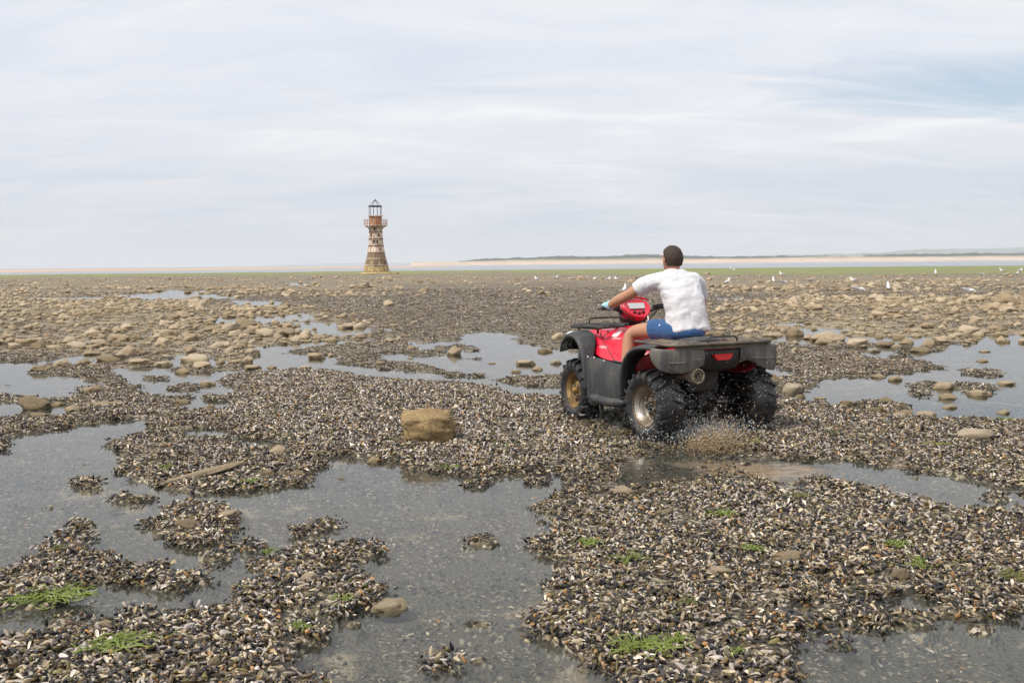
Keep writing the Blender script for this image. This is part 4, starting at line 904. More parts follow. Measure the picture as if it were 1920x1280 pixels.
def tyre(r, w, rr, nl, seed):
    b = MB(); h = w / 2
    prof_ = [(rr - .012, h * .62), (rr + .006, h * .80), (rr + .03, h * .93), (rr + .07, h * 1.0), (r - .055, h * .99), (r - .028, h * .90), (r - .018, h * .6), (r - .014, 0)]
    prof_ = prof_ + [(a, -x) for a, x in prof_[-2::-1]]
    b.lathe(prof_, 48, 'X', closed=False)
    b.f = b.f[:-2]; b.mi = b.mi[:-2]
    def q(a, x, rad): return (x, rad * math.cos(a), rad * math.sin(a))
    for k in range(nl):
        for s in (-1, 1):
            a = 2 * math.pi * (k + (0.25 if s > 0 else -0.25)) / nl; da = 0.030 / r; sk = 0.16
            x0, x1, x2 = s * .006, s * h * .55, s * h * .97
            for (xa, xb, ra, rb, oa, ob) in ((x0, x1, r + .006, r + .008, 0.0, sk * .55), (x1, x2, r + .008, r - .006, sk * .55, sk)):
                ia = (r - .030 if abs(xa) < h * .9 else r - .05); ib = (r - .030 if abs(xb) < h * .9 else r - .07)
                p = [q(a + oa - da / 2, xa, ia), q(a + ob - da / 2, xb, ib), q(a + ob + da / 2, xb, ib), q(a + oa + da / 2, xa, ia),
                     q(a + oa - da / 2.6, xa, ra), q(a + ob - da / 2.6, xb, rb), q(a + ob + da / 2.6, xb, rb), q(a + oa + da / 2.6, xa, ra)]
                b.hexa(p)
            p = [q(a + sk - da / 2, s * h * .86, r - .035), q(a + sk - da / 2, s * h * .90, r - .095), q(a + sk + da / 2, s * h * .90, r - .095), q(a + sk + da / 2, s * h * .86, r - .035),
                 q(a + sk - da / 2.6, s * h * 1.03, r - .010), q(a + sk - da / 2.4, s * h * 1.05, r - .085), q(a + sk + da / 2.4, s * h * 1.05, r - .085), q(a + sk + da / 2.6, s * h * 1.03, r - .010)]
            b.hexa(p)
    return b
def wheel(x, y, r, w, rr, deep, steer=0.0, z=None):
    s = -1 if x < 0 else 1; h = w / 2 * .82; b = MB()
    dz = -h + .105 if deep else h - .075       # where the disc sits
    b.lathe([(rr + .008, s * h), (rr + .010, s * (h - .008)), (rr - .006, s * (h - .014)), (rr - .014, s * (h - .03))], 40, 'X', closed=True, mi=1)
    b.lathe([(rr - .008, s * (h - .008)), (rr - .022, s * (h - .03)), (rr - .034, s * (h - .045)), (rr - .026, s * (h - .052)), (rr - .040, s * (h - .062)), (rr - .044, s * (dz + .02)), (rr - .056, s * dz)], 40, 'X', mi=0); del b.f[-2:], b.mi[-2:]
    b.lathe([(rr - .056, s * dz), (.095, s * (dz + .006)), (.080, s * (dz + .022)), (.050, s * (dz + .026)), (.0, s * (dz + .026))], 40, 'X', mi=2); b.f.pop(); b.mi.pop()
    o = b.build('wheel', [M_silver if deep else M_gold, M_lip, M_disc if deep else M_gold], Q, autos=35)
    o.location = (x, y, z if z is not None else r - .02); o.rotation_euler = (0.37 * y + .2, 0, steer)
    t = tyre(r, w, rr, 18, 1).build('tyre', M_rubber, o, autos=30)
    b = MB(); b.lathe([(.036, s * dz), (.036, s * (dz + .055)), (.026, s * (dz + .075)), (0, s * (dz + .078))], 20, 'X'); b.build('hub', M_under if deep else M_gold, o, autos=35)
    for k in range(4):
        a = math.pi / 2 * k + .4; b = MB(); b.lathe([(.012, s * (dz + .01)), (.012, s * (dz + .05)), (0, s * (dz + .055))], 6, 'X', (0, .058 * math.cos(a), .058 * math.sin(a))); b.build('lug_nut', M_chrome, o, False)
    if not deep:
        for k in range(8):
            a = math.pi / 4 * k; b = MB(); b.lathe([(.016, s * (dz + .014)), (.016, s * (dz + .02)), (0, s * (dz + .02))], 12, 'X', (0, .112 * math.cos(a), .112 * math.sin(a))); b.build('rim_hole', M_black, o, False)
    return o
wheel(-.50, -.66, .318, .255, .182, True); wheel(.50, -.66, .318, .255, .182, True)
wheel(-.51, .66, .312, .205, .182, False, R(-5)); wheel(.51, .66, .312, .205, .182, False, R(-5))

def part(b, name, mat, parent=Q, both=False, **kw):
    o = b.build(name, mat, parent, **kw)
    if both: b.mirror().build(name, mat, parent, **kw)
    return o
# --- front fender flare and its mate
E_ = [(.885,.66),(.865,.725),(.80,.785),(.70,.818),(.60,.80),(.52,.735),(.47,.63),(.44,.50),(.425,.35),(.415,.19)]
T_ = [(.905,.655),(.895,.745),(.835,.832),(.715,.880),(.585,.862),(.485,.785),(.425,.665),(.395,.51),(.38,.35),(.37,.19)]
I_ = [(.905,.69),(.895,.78),(.83,.858),(.715,.898),(.58,.885),(.475,.815),(.415,.69),(.38,.52),(.37,.36),(.36,.2)]
b = MB(); b.grid([[(-.545, y, z) for y, z in E_], [(-.612, y, z) for y, z in E_], [(-.625, (a[0] * .4 + c_[0] * .6), (a[1] * .4 + c_[1] * .6)) for a, c_ in zip(E_, T_)], [(-.595, y, z) for y, z in T_],
        [(-.50 if i < 6 else -.53, (a[0] + c_[0]) / 2, (a[1] + c_[1]) / 2 + .006) for i, (a, c_) in enumerate(zip(T_, I_))], [(-.42 if i < 6 else -.50, y, z) for i, (y, z) in enumerate(I_)]])
part(b, 'front_fender', M_grey2, both=True, sub=2, solid=.006)
# inner liner keeps the wheel arch dark
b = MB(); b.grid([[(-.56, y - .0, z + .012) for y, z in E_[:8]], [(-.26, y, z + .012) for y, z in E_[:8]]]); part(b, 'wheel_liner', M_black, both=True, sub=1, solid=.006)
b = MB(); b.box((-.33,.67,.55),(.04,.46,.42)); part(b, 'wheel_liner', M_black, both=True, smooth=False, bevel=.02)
# --- side panel between the wheels
b = MB(); b.grid([[(-.600,.405,.655),(-.608,.395,.52),(-.606,.385,.38),(-.595,.375,.18)], [(-.575,.30,.665),(-.588,.27,.53),(-.588,.26,.39),(-.575,.25,.17)], [(-.535,.15,.645),(-.560,.13,.52),(-.565,.12,.40),(-.555,.12,.22)],
        [(-.500,.02,.622),(-.530,.0,.51),(-.545,-.01,.41),(-.540,-.02,.27)], [(-.47,-.11,.610),(-.51,-.14,.51),(-.525,-.15,.42),(-.52,-.16,.29)], [(-.40,-.15,.605),(-.44,-.18,.51),(-.45,-.19,.42),(-.44,-.19,.30)]])
sp = part(b, 'side_panel', M_grey2, both=True, sub=2, solid=.008)
for (x, y, z) in ((-.602,.335,.655),(-.572,.265,.652),(-.532,.15,.628),(-.474,-.10,.595)):
    b = MB(); b.ell((x - .004, y, z), (.007, .009, .009), 8, 6); part(b, 'panel_bolt', M_decal)
# footboard and guard
b = MB(); b.box((-.45, .06, .255), (.26, .62, .03)); 
for k in range(7): b.box((-.45, -.18 + k * .08, .275), (.22, .018, .02))
part(b, 'footboard', M_black, both=True, smooth=False, bevel=.006)
b = MB(); b.tube([(-.575,.33,.275),(-.60,.20,.265),(-.60,-.05,.262),(-.585,-.24,.275),(-.52,-.30,.30)], [.035,.045,.045,.04,.03], 12); part(b, 'nerf_bar', M_grey2, both=True, smooth=True)
b = MB(); b.tube([(-.56,.17,.25),(-.565,.13,.16),(-.56,.11,.13)], [.02,.016,.01], 8); part(b, 'drain_hose', M_black)
# --- red front body
SEC = [(.945, [(0,.795),(.16,.795),(.28,.79),(.35,.775),(.39,.74),(.41,.70)]), (.88, [(0,.845),(.18,.85),(.30,.855),(.38,.85),(.415,.82),(.425,.78)]), (.75, [(0,.885),(.18,.888),(.30,.892),(.385,.888),(.42,.865),(.43,.82)]),
       (.60, [(0,.905),(.17,.905),(.29,.900),(.375,.880),(.42,.83),(.44,.74)]), (.46, [(0,.930),(.14,.926),(.24,.908),(.34,.858),(.42,.77),(.465,.665)]), (.33, [(0,.952),(.12,.946),(.20,.918),(.30,.835),(.40,.735),(.480,.640)]),
       (.20, [(0,.950),(.11,.942),(.175,.905),(.25,.815),(.35,.715),(.465,.622)]), (.06, [(0,.905),(.11,.898),(.165,.868),(.22,.79),(.30,.70),(.43,.610)]), (-.06, [(0,.85),(.12,.845),(.16,.82),(.195,.765),(.25,.70),(.36,.63)]),
       (-.16, [(0,.81),(.13,.805),(.155,.78),(.175,.73),(.20,.66),(.24,.58)])]
b = MB(); b.grid([[(-x, y, z) for x, z in reversed(s)] + [(x, y, z) for x, z in s[1:]] for y, s in SEC])
FB = part(b, 'front_body', M_red, sub=2, solid=.006)
bpy.context.view_layer.update()
dg = bpy.context.evaluated_depsgraph_get(); fbe = FB.evaluated_get(dg)
def onbody(y, z, off=.004):
    ok, loc, nor, _ = fbe.ray_cast(Vector((-1.5, y, z)), Vector((1, 0, 0)))
    if not ok: return Vector((-.42, y, z))
    if nor.x > 0: nor = -nor
    return loc + nor * off
def line_on(pts, rad, name, mat, n=8):
    path = []
    for (a, c_) in zip(pts[:-1], pts[1:]):
        for i in range(n): t = i / n; path.append(onbody(a[0] * (1 - t) + c_[0] * t, a[1] * (1 - t) + c_[1] * t, .0015))
    path.append(onbody(*pts[-1], .0015)); b = MB(); b.tube(path, rad, 6); return part(b, name, mat)
line_on([(.56,.885),(.44,.80),(.27,.70),(.13,.625)], .0035, 'panel_seam', M_black); line_on([(.60,.79),(.53,.755),(.44,.75)], .003, 'panel_seam', M_black); line_on([(.50,.89),(.36,.80),(.22,.70),(.05,.64)], .009, 'body_crease', M_red)
b = MB(); b.tube([onbody(y, z, -.004) for y, z in ((.62,.74),(.52,.685),(.40,.655),(.28,.635),(.14,.625),(.02,.615))], .010, 8); part(b, 'body_trim', M_grey2)
_iq = (Matrix.Translation(ATV_P) @ Matrix.Rotation(ATV_R, 4, 'Z')).inverted()
def mark(px, py, off=.004):
    """where a mark seen at this pixel lies on the red body"""
    o_ = _iq @ Vector((0, 0, CAM_H)); d = (_iq.to_3x3() @ ray(px, py)).normalized(); ok, loc, nor, _ = fbe.ray_cast(o_, d)
    if not ok: raise ValueError('mark off the body %s' % ((px, py),))
    return loc + (nor if nor.dot(d) < 0 else -nor) * off
WING = [[(0,.12),(.10,.02),(.30,.0),(.55,.02),(.60,.10),(.36,.12),(.30,.30),(.16,.42),(.10,.30)], [(.18,.44),(.34,.32),(.40,.15),(.64,.13),(.72,.24),(.52,.34),(.32,.52)], [(.36,.54),(.56,.37),(.76,.27),(.86,.42),(.60,.50),(.44,.62)], [(.48,.66),(.64,.53),(.88,.46),(1.0,.66),(.70,.66),(.60,.74)], [(.64,.76),(.74,.69),(1.02,.70),(1.12,.96)]]
b = MB()
for poly in WING: b.add([mark(1147.5 + u * 17, 632 - v * 12.5) for u, v in poly], [tuple(range(len(poly)))])
b.build('wing_emblem', M_decal, FB, smooth=False)
def text_polys(body, shear=0.0):
    cu = bpy.data.curves.new('lettering', 'FONT'); cu.body = body; cu.size = 1.0; cu.shear = shear; cu.resolution_u = 2
    ob = bpy.data.objects.new('lettering', cu); COL.objects.link(ob); bpy.context.view_layer.update()
    me = ob.evaluated_get(bpy.context.evaluated_depsgraph_get()).to_mesh(); res = ([tuple(v.co[:2]) for v in me.vertices], [tuple(p.vertices) for p in me.polygons])
    bpy.data.objects.remove(ob); bpy.data.curves.remove(cu); return res
def lettering(body, x0, x1, y0, y1, shear=0.0, drop=0.0):
    vv, ff = text_polys(body, shear); mx = max(v[0] for v in vv); my = max(v[1] for v in vv); b = MB()
    b.add([mark(x0 + (x1 - x0) * u / mx, y1 - (y1 - y0) * v / my + drop * u / mx) for u, v in vv], ff); return b.build('lettering', M_decal, FB, smooth=False)
lettering('HONDA', 1147, 1165, 633.2, 636.4); lettering('FOREMAN', 1124.5, 1139, 648.0, 653.0, .15, .8)
# --- headlights, bumper, grille
b = MB(); b.ell((-.46, .915, .82), (.07, .04, .045), 14, 10); part(b, 'headlight', M_lens, both=True)
b = MB(); b.tube([(-.30,.96,.40),(-.30,1.06,.55),(-.28,1.08,.72),(0,1.10,.74),(.28,1.08,.72),(.30,1.06,.55),(.30,.96,.40)], .018, 8); part(b, 'front_bumper', M_black)
b = MB(); b.box((0, .93, .62), (.5, .08, .30)); part(b, 'grille', M_black, smooth=False, bevel=.02)
# --- engine, frame and axles
b = MB(); b.box((0, .10, .42), (.42, .70, .34)); b.box((0, -.45, .50), (.34, .50, .22)); b.box((0, .62, .42), (.32, .40, .30)); b.box((0, .1, .22), (.36, 1.1, .05)); part(b, 'engine', M_under, smooth=False, bevel=.04)
b = MB(); b.tube([(-.45,-.66,.298),(.45,-.66,.298)], .045, 12); part(b, 'rear_axle', M_under)
b = MB(); b.ell((.02, -.66, .298), (.12, .11, .11)); b.lathe([(.05, -.80), (.05, -.76), (0, -.76)], 14, 'Y', (.02, 0, .30)); dif = part(b, 'differential', M_under)
b = MB(); b.ell((.03, -.785, .315), (.03, .018, .03), 12, 8); b.build('drain_plug', M_gold, dif)
for s in (-1, 1):
    b = MB(); b.tube([(s*.17,-.60,.34),(s*.19,-.48,.70)], .022, 8); sh = part(b, 'shock_absorber', M_under)
    b = MB(); b.tube([(s*(.17+.02*t)+.036*math.cos(t*44), -.60+.12*t+.036*math.sin(t*44), .36+.32*t) for t in np.linspace(0,1,60)], .007, 5); b.build('spring', M_black, sh)
    b = MB(); b.tube([(s*.16,-.10,.36),(s*.20,-.45,.30),(s*.24,-.66,.30)], .035, 8); part(b, 'swing_arm', M_under)
    b = MB(); b.tube([(s*.14,.60,.34),(s*.42,.66,.29)], .022, 8); b.tube([(s*.14,.72,.36),(s*.42,.66,.29)], .022, 8); b.tube([(s*.16,.62,.50),(s*.42,.66,.36)], .02, 8); part(b, 'front_wishbone', M_under)
b = MB(); b.box((.0,-.93,.34), (.10,.14,.02)); b.tube([(0,-.80,.33),(0,-.95,.335)], .025, 8); b.ell((0,-.96,.37),(.022,.022,.022)); part(b, 'tow_hitch', M_under)
# --- exhaust
b = MB(); b.lathe([(.035,-.42),(.060,-.46),(.056,-.87),(.052,-.945),(.045,-.95)], 28, 'Y', (-.265, 0, .578)); ex = part(b, 'silencer', M_exh, autos=40)
b = MB(); b.lathe([(.066,-.90),(.070,-.955),(.064,-.990),(.054,-.990),(.050,-.955)], 32, 'Y', (-.265,0,.578)); b.f=b.f[:-2]; b.mi=b.mi[:-2]; b.lathe([(.042,-.95),(.042,-.978),(.032,-.980),(.030,-.95)], 28, 'Y', (-.265,0,.578)); b.f=b.f[:-2]; b.mi=b.mi[:-2]; b.build('end_cap', M_exh, ex, autos=40)
b = MB(); b.lathe([(.018,-.94),(.018,-.995),(.012,-.995),(.011,-.94)], 18, 'Y', (-.265,0,.578)); b.build('tailpipe', M_under, ex, autos=40)
# --- rear: flares over the wheels, red body under the seat, the wide skirt
E2 = [(-.285,.33),(-.29,.50),(-.33,.635),(-.41,.725),(-.53,.778),(-.68,.795),(-.82,.79)]
T2 = [(-.235,.33),(-.24,.51),(-.285,.665),(-.38,.770),(-.52,.828),(-.68,.842),(-.82,.836)]
b = MB(); b.grid([[(-.55,y,z) for y,z in E2], [(-.622,y,z) for y,z in E2], [(-.632,(a[0]+c_[0])/2,(a[1]+c_[1])/2) for a,c_ in zip(E2,T2)], [(-.605,y,z) for y,z in T2], [(-.50,y+.02,z+.008) for y,z in T2], [(-.36,y+.03,z+.010) for y,z in T2]])
part(b, 'rear_fender', M_grey2, both=True, sub=2, solid=.006)
b = MB(); b.grid([[(-.49,-.30,.60),(-.50,-.42,.705),(-.50,-.56,.765),(-.50,-.72,.78),(-.50,-.90,.77)], [(-.46,-.30,.52),(-.46,-.45,.60),(-.46,-.6,.64),(-.46,-.75,.64),(-.46,-.92,.62)], [(-.30,-.30,.45),(-.3,-.45,.52),(-.3,-.6,.55),(-.3,-.75,.55),(-.3,-.9,.56)]])
part(b, 'inner_fender', M_redin, both=True, sub=1, solid=.006)
b = MB(); b.grid([[(-.49,y,z-.03),(-.47,y,z),(-.30,y,z+.012),(0,y,z+.015),(.30,y,z+.012),(.47,y,z),(.49,y,z-.03)] for y,z in ((-.20,.74),(-.34,.79),(-.60,.812),(-.86,.812),(-.925,.795),(-.935,.77))])
part(b, 'rear_body', M_red, sub=2, solid=.006)
def skirt(path):
    rows = [[] for _ in range(6)]
    for (x, y, zt_, zb, nx, ny) in path:
        for r, (o_, z) in zip(rows, ((-.05, zt_ + .004), (-.004, zt_), (.0, zt_ - .012), (.010, zt_ * .45 + zb * .55), (-.006, zb + .012), (-.012, zb))): r.append((x + nx * o_, y + ny * o_, z))
    b = MB(); b.grid(rows); return b
PL = [(-.600,-.74,.822,.745,-1,0),(-.628,-.79,.820,.715,-1,-.1),(-.640,-.85,.818,.672,-1,-.2),(-.632,-.92,.816,.640,-.8,-.6),(-.585,-.972,.814,.618,-.4,-1),(-.48,-.992,.812,.606,-.1,-1),(-.36,-.992,.810,.608,0,-1),(-.27,-.985,.808,.645,0,-1),(-.185,-.970,.806,.655,.2,-1)]
b = skirt(PL); part(b, 'rear_skirt', M_skirt, sub=2, solid=.01)
PR = [(.600,-.74,.822,.66,1,0),(.628,-.79,.820,.615,1,-.1),(.640,-.85,.818,.592,1,-.2),(.632,-.92,.816,.580,.8,-.6),(.585,-.972,.814,.578,.4,-1),(.48,-.992,.812,.590,.1,-1),(.38,-.992,.810,.640,0,-1),(.29,-.985,.808,.690,0,-1),(.185,-.970,.806,.695,-.2,-1)]
b = skirt(PR); part(b, 'rear_skirt', M_skirt, sub=2, solid=.01)
for s, mz in ((-1, .70), (1, .70)):    # pressed ribs across the skirts
    b = MB(); b.tube([(s*.30,-.985,mz+.012),(s*.42,-.992,mz),(s*.54,-.985,mz),(s*.61,-.93,mz+.005)], [.006,.011,.010,.005], 8); part(b, 'skirt_rib', M_skirt)
b = MB(); b.grid([[(x,-.945,.795),(x,-.962,.78),(x*1.0,-.955,.70),(x*.95,-.93,.64),(x*.8,-.89,.60)] for x in (-.215,-.12,0,.12,.215)]); part(b, 'tail_panel', M_black, sub=2, solid=.01)
b = MB(); b.prism([(-.105,.765),(.105,.765),(.098,.735),(.062,.700),(-.062,.700),(-.098,.735)], 'Y', -.955, -.99); tl = part(b, 'tail_light', M_tail, smooth=False, bevel=.008)
b = MB(); b.box((0,-.985,.767),(.225,.02,.012)); b.build('light_frame', M_black, tl, False)
b = MB(); b.tube([(.20,-.86,.655),(.30,-.90,.690),(.40,-.90,.685),(.46,-.88,.655)], .012, 8); part(b, 'grab_bar', M_chrome)
# --- racks
b = MB(); rz_ = .848
b.tube([(-.50,-.36,.845),(-.52,-.45,rz_),(-.53,-.92,rz_),(-.50,-.99,rz_),(.50,-.99,rz_),(.53,-.92,rz_),(.52,-.45,rz_),(.50,-.36,.845)], .019, 10, squash=.75); rr_ = part(b, 'rear_rack', M_rack)
for x in (-.42,-.34,-.26): 
    b = MB(); b.box((x,-.70,rz_+.004),(.055,.60,.018)); b.build('rack_slat', M_rack, rr_, False, bevel=.005); b = MB(); b.box((-x,-.70,rz_+.004),(.055,.60,.018)); b.build('rack_slat', M_rack, rr_, False, bevel=.005)
b = MB(); b.box((0,-.93,rz_+.004),(1.0,.07,.018)); b.build('rack_slat', M_rack, rr_, False, bevel=.005)
b = MB(); b.box((0,-.975,rz_-.020),(.99,.012,.05)); b.build('rack_apron', M_rack, rr_, False, bevel=.004)
b = MB(); b.tube([(-.16,-.97,rz_),(-.15,-.97,rz_+.045),(-.12,-.97,rz_+.06),(.12,-.97,rz_+.06),(.15,-.97,rz_+.045),(.16,-.97,rz_)], .008, 8); b.build('rack_hoop', M_rackf, rr_)
for x in (-.40,-.14,.14,.40):
    b = MB(); b.tube([(x,-.95,rz_),(x,-.95,.80)], .012, 8); b.build('rack_strut', M_black, rr_)
b = MB(); fz = .925
b.tube([(-.40,.34,fz+.01),(-.45,.40,fz),(-.47,.90,fz-.012),(-.42,1.0,fz-.012),(.42,1.0,fz-.012),(.47,.90,fz-.012),(.45,.40,fz),(.40,.34,fz+.01)], .018, 10); fr_ = part(b, 'front_rack', M_rackf)
for x in (-.30,-.10,.10,.30):
    b = MB(); b.tube([(x,1.0,fz-.010),(x,.45,fz+.004)], .012, 8); b.build('rack_slat', M_rackf, fr_)
for y in (.45,.72): 
    b = MB(); b.tube([(-.455,y,fz-.003),(.455,y,fz-.003)], .012, 8); b.build('rack_slat', M_rackf, fr_)
b = MB(); b.tube([(-.22,1.0,fz-.01),(-.21,1.0,fz+.045),(-.16,1.0,fz+.06),(.16,1.0,fz+.06),(.21,1.0,fz+.045),(.22,1.0,fz-.01)], .009, 8); b.build('rack_hoop', M_rackf, fr_)
for x in (-.40,.40):
    for y in (.50,.88): b = MB(); b.tube([(x,y,fz-.005),(x,y,.86)], .012, 8); b.build('rack_strut', M_rackf, fr_)
# --- seat
b = MB(); b.grid([[(-w*.92,y,z-.11),(-w,y,z-.06),(-w*.85,y,z-.010),(-w*.4,y,z),(w*.4,y,z),(w*.85,y,z-.010),(w,y,z-.06),(w*.92,y,z-.11)] for y,w,z in ((.20,.10,.93),(.12,.125,.905),(-.05,.15,.865),(-.25,.175,.852),(-.45,.185,.862),(-.66,.185,.890),(-.76,.175,.892),(-.79,.16,.86))])
part(b, 'seat', M_seat, sub=2, solid=.02)
# --- steering: bar, grips, levers, red pod with its display
b = MB(); b.tube([(-.44,.335,1.118),(-.30,.385,1.112),(-.20,.43,1.085),(-.10,.47,1.03),(.10,.47,1.03),(.20,.43,1.085),(.30,.385,1.112),(.44,.335,1.118)], .012, 10); HB = part(b, 'handlebar', M_black)
for s in (-1, 1):
    b = MB(); b.tube([(s*.445,.333,1.118),(s*.32,.378,1.114)], .018, 12); b.lathe([(.023,s*.445),(.023,s*.452),(0,s*.452)], 12, 'X', (0,.333,1.118)); b.build('grip', M_rubber, HB)
    b = MB(); b.tube([(s*.26,.44,1.105),(s*.32,.45,1.105),(s*.43,.405,1.108),(s*.455,.40,1.108)], [.010,.008,.007,.009], 8, squash=.6); b.build('lever', M_black, HB)
    b = MB(); b.box((s*.265,.40,1.118),(.075,.06,.055),(0,0,-s*.3)); b.box((s*.22,.43,1.11),(.05,.05,.05)); b.build('switch_box', M_black, HB, False, bevel=.01)
b = MB(); b.tube([(0,.50,.93),(0,.47,1.04)], .035, 10); part(b, 'steering_column', M_black)
b = MB(); b.grid([[(-.10,.40,.955),(0,.36,.95),(.10,.40,.955),(.115,.50,.96),(.10,.60,.96),(0,.63,.96),(-.10,.60,.96),(-.115,.50,.96)], [(-.125,.39,1.0),(0,.355,.99),(.125,.39,1.0),(.145,.50,1.01),(.125,.62,1.02),(0,.66,1.03),(-.125,.62,1.02),(-.145,.50,1.01)], [(-.10,.37,1.04),(0,.35,1.03),(.10,.37,1.04),(.13,.5,1.06),(.11,.6,1.07),(0,.63,1.08),(-.11,.6,1.07),(-.13,.5,1.06)]], closed=True); part(b, 'pod_shroud', M_black, sub=1)
def podp(x, v, d=0.0):     # face of the pod leans forward: v runs up the face, d stands off it
    return Vector((x, .335 + v * .62 + d * -.78, 1.005 + v * .78 + d * .62))
OUT = [(-.055,.0),(.055,.0),(.125,.055),(.165,.125),(.160,.185),(.115,.225),(.04,.24),(-.04,.24),(-.115,.225),(-.160,.185),(-.165,.125),(-.125,.055)]
def ringp(sc, d, dv=0.0): return [podp(x*sc, .125+(v-.125)*sc+dv, d) for x, v in OUT]
b = MB(); b.grid([ringp(.62,-.15), ringp(.95,-.11), ringp(1.04,-.05), ringp(1.0,.0), ringp(.90,.016), ringp(.80,.004), ringp(.60,-.006), ringp(.02,-.006)], closed=True); POD = part(b, 'instrument_pod', M_red, sub=1)
b = MB(); b.grid([[podp(x*1.02, v, .012) for x, v in ((-.155,.19),(-.11,.222),(-.04,.236),(.04,.236),(.11,.222),(.155,.19))], [podp(x, v, .045) for x, v in ((-.15,.20),(-.105,.23),(-.04,.246),(.04,.246),(.105,.23),(.15,.20))], [podp(x, v, .0) for x, v in ((-.16,.215),(-.115,.245),(-.04,.262),(.04,.262),(.115,.245),(.16,.215))]]); b.build('pod_hood', M_red, POD, sub=1)
b = MB(); b.hexa([podp(x, v, d) for d in (-.004,.010) for x, v in ((-.085,.115),(.085,.115),(.098,.185),(-.098,.185))]); b.build('display', M_lcd, POD, False, bevel=.004)
for x, v in ((-.05,.075),(.0,.065),(.05,.075)):
    b = MB(); b.hexa([podp(x+a, v+c_, d) for d in (-.004,.014) for a, c_ in ((-.014,-.01),(.014,-.01),(.014,.01),(-.014,.01))]); b.build('button', M_black, POD, False, bevel=.003)
for k, (x0, x1) in enumerate(((-.20,-.05),(.20,.05),(.24,.09),(-.25,-.08))):
    b = MB(); b.tube([(x0,.41,1.10),(x0*.8,.34+.02*k,1.05),(x1*1.2,.36,.99),(x1,.42,.94)], .006, 6); part(b, 'cable', M_black)
b = MB(); b.tube([(.085,.36,1.03),(.08,.33,.99),(.06,.36,.945)], .008, 6); part(b, 'cable', M_decal)
b = MB(); b.lathe([(.05,.93),(.05,.965),(.04,.975),(0,.975)], 20, 'Z', (.0,.27,0)); part(b, 'fuel_cap', M_black, autos=40)

# ------------------------------------------------------------------ the rider
PZ = empty('person', ATV_P, ATV_R); tag(PZ, 'person in white t-shirt and blue shorts riding the red quad bike, seen from behind', 'person')
sk = NT('skin'); co = sk.coord(); c = sk.mix(sk.noise(co, 14, 4), (0.40, 0.195, 0.115), (0.50, 0.265, 0.165))
sb = sk.bsdf(c, 0.5, 0, sk.bump(sk.noise(co, 120, 3), 0.1, 0.002), 0.4); sb.inputs['Subsurface Weight'].default_value = 0.12; sb.inputs['Subsurface Radius'].default_value = (0.02, 0.008, 0.004); M_skin = sk.m
def cloth(name, col, bscale=900, fold=0.4):
    a = NT(name); co = a.coord(); n = a.noise(a.mapping(co, (1, 1, 2.2)), 9, 5, 0.6, 0.8)
    b_ = a.bsdf(a.mix(a.noise(co, 6, 4), col, tuple(v * .9 for v in col)), 0.85, 0, a.bump(a.math('ADD', a.math('MULTIPLY', n, 1.0), a.math('MULTIPLY', a.noise(co, bscale, 1), 0.04)), fold, 0.02), 0.2)
    b_.inputs['Sheen Weight'].default_value = 0.2; return a.m
M_shirt = cloth('white_cotton', (0.70, 0.69, 0.705), fold=0.5); M_short = cloth('blue_cotton', (0.035, 0.095, 0.225), fold=0.5)
M_glove = cloth('pale_blue_glove', (0.42, 0.72, 0.80), fold=0.6); M_shoe = worn('dark_shoe', (0.03, 0.03, 0.032), 0.7)
hr = NT('brown_hair'); co = hr.coord(); hn = hr.noise(hr.mapping(co, (1, 1, 0.25)), 160, 4, 0.7); hr.bsdf(hr.mix(hn, (0.012, 0.008, 0.006), (0.075, 0.046, 0.032)), 0.6, 0, hr.bump(hn, 0.9, 0.006), 0.3); M_hair = hr.m
def skinned(b, name, mat, vox, smooth_it=6, parent=PZ, disp=None):
    o = b.build(name, mat, parent); x = o.modifiers.new('r', 'REMESH'); x.mode = 'VOXEL'; x.voxel_size = vox; x.use_smooth_shade = True
    x = o.modifiers.new('m', 'SMOOTH'); x.factor = 0.5; x.iterations = smooth_it
    if disp:
        t = bpy.data.textures.new(name + '_folds', 'CLOUDS'); t.noise_scale = disp[1]; t.noise_depth = 2
        x = o.modifiers.new('d', 'DISPLACE'); x.texture = t; x.strength = disp[0]; x.mid_level = 0.5; x.texture_coords = 'LOCAL'
    return o
def limb(b, pts, rad, n=5, seg=14, squash=None):
    """smooth tapered limb through joints"""
    P_ = [Vector(p) for p in pts]; out = []; rr = []
    for i in range(len(P_) - 1):
        p0, p1, p2, p3 = P_[max(i - 1, 0)], P_[i], P_[i + 1], P_[min(i + 2, len(P_) - 1)]
        for k in range(n):
            t = k / n; out.append(0.5 * ((2 * p1) + (p2 - p0) * t + (2 * p0 - 5 * p1 + 4 * p2 - p3) * t * t + (3 * p1 - p0 - 3 * p2 + p3) * t ** 3)); rr.append(rad[i] * (1 - t) + rad[i + 1] * t)
    out.append(P_[-1]); rr.append(rad[-1]); b.tube(out, rr, seg, squash=squash); return b
def torso(b, rows, seg=24, sway=0.0):
    """rows: centre y, z, half width, half depth, squareness"""
    rv = []
    for cy_r, z, rx, ry, tl in rows:
        r = []
        for k in range(seg):
            t = 2 * math.pi * k / seg; c_, s_ = math.cos(t), math.sin(t); e = 0.8
            r.append((sway * max(0, 1.35 - z) / 0.45 + rx * math.copysign(abs(c_) ** e, c_), cy_r + ry * math.copysign(abs(s_) ** e, s_), z - tl * math.sin(t)))
        rv.append(r)
    n0 = len(b.v); b.grid(rv, closed=True); m_ = len(rv); b.f.append(tuple(n0 + k for k in reversed(range(seg)))); b.f.append(tuple(n0 + (m_ - 1) * seg + k for k in range(seg))); b.mi += [0, 0]; return b
HC = Vector((0.0, -.190, 1.585))
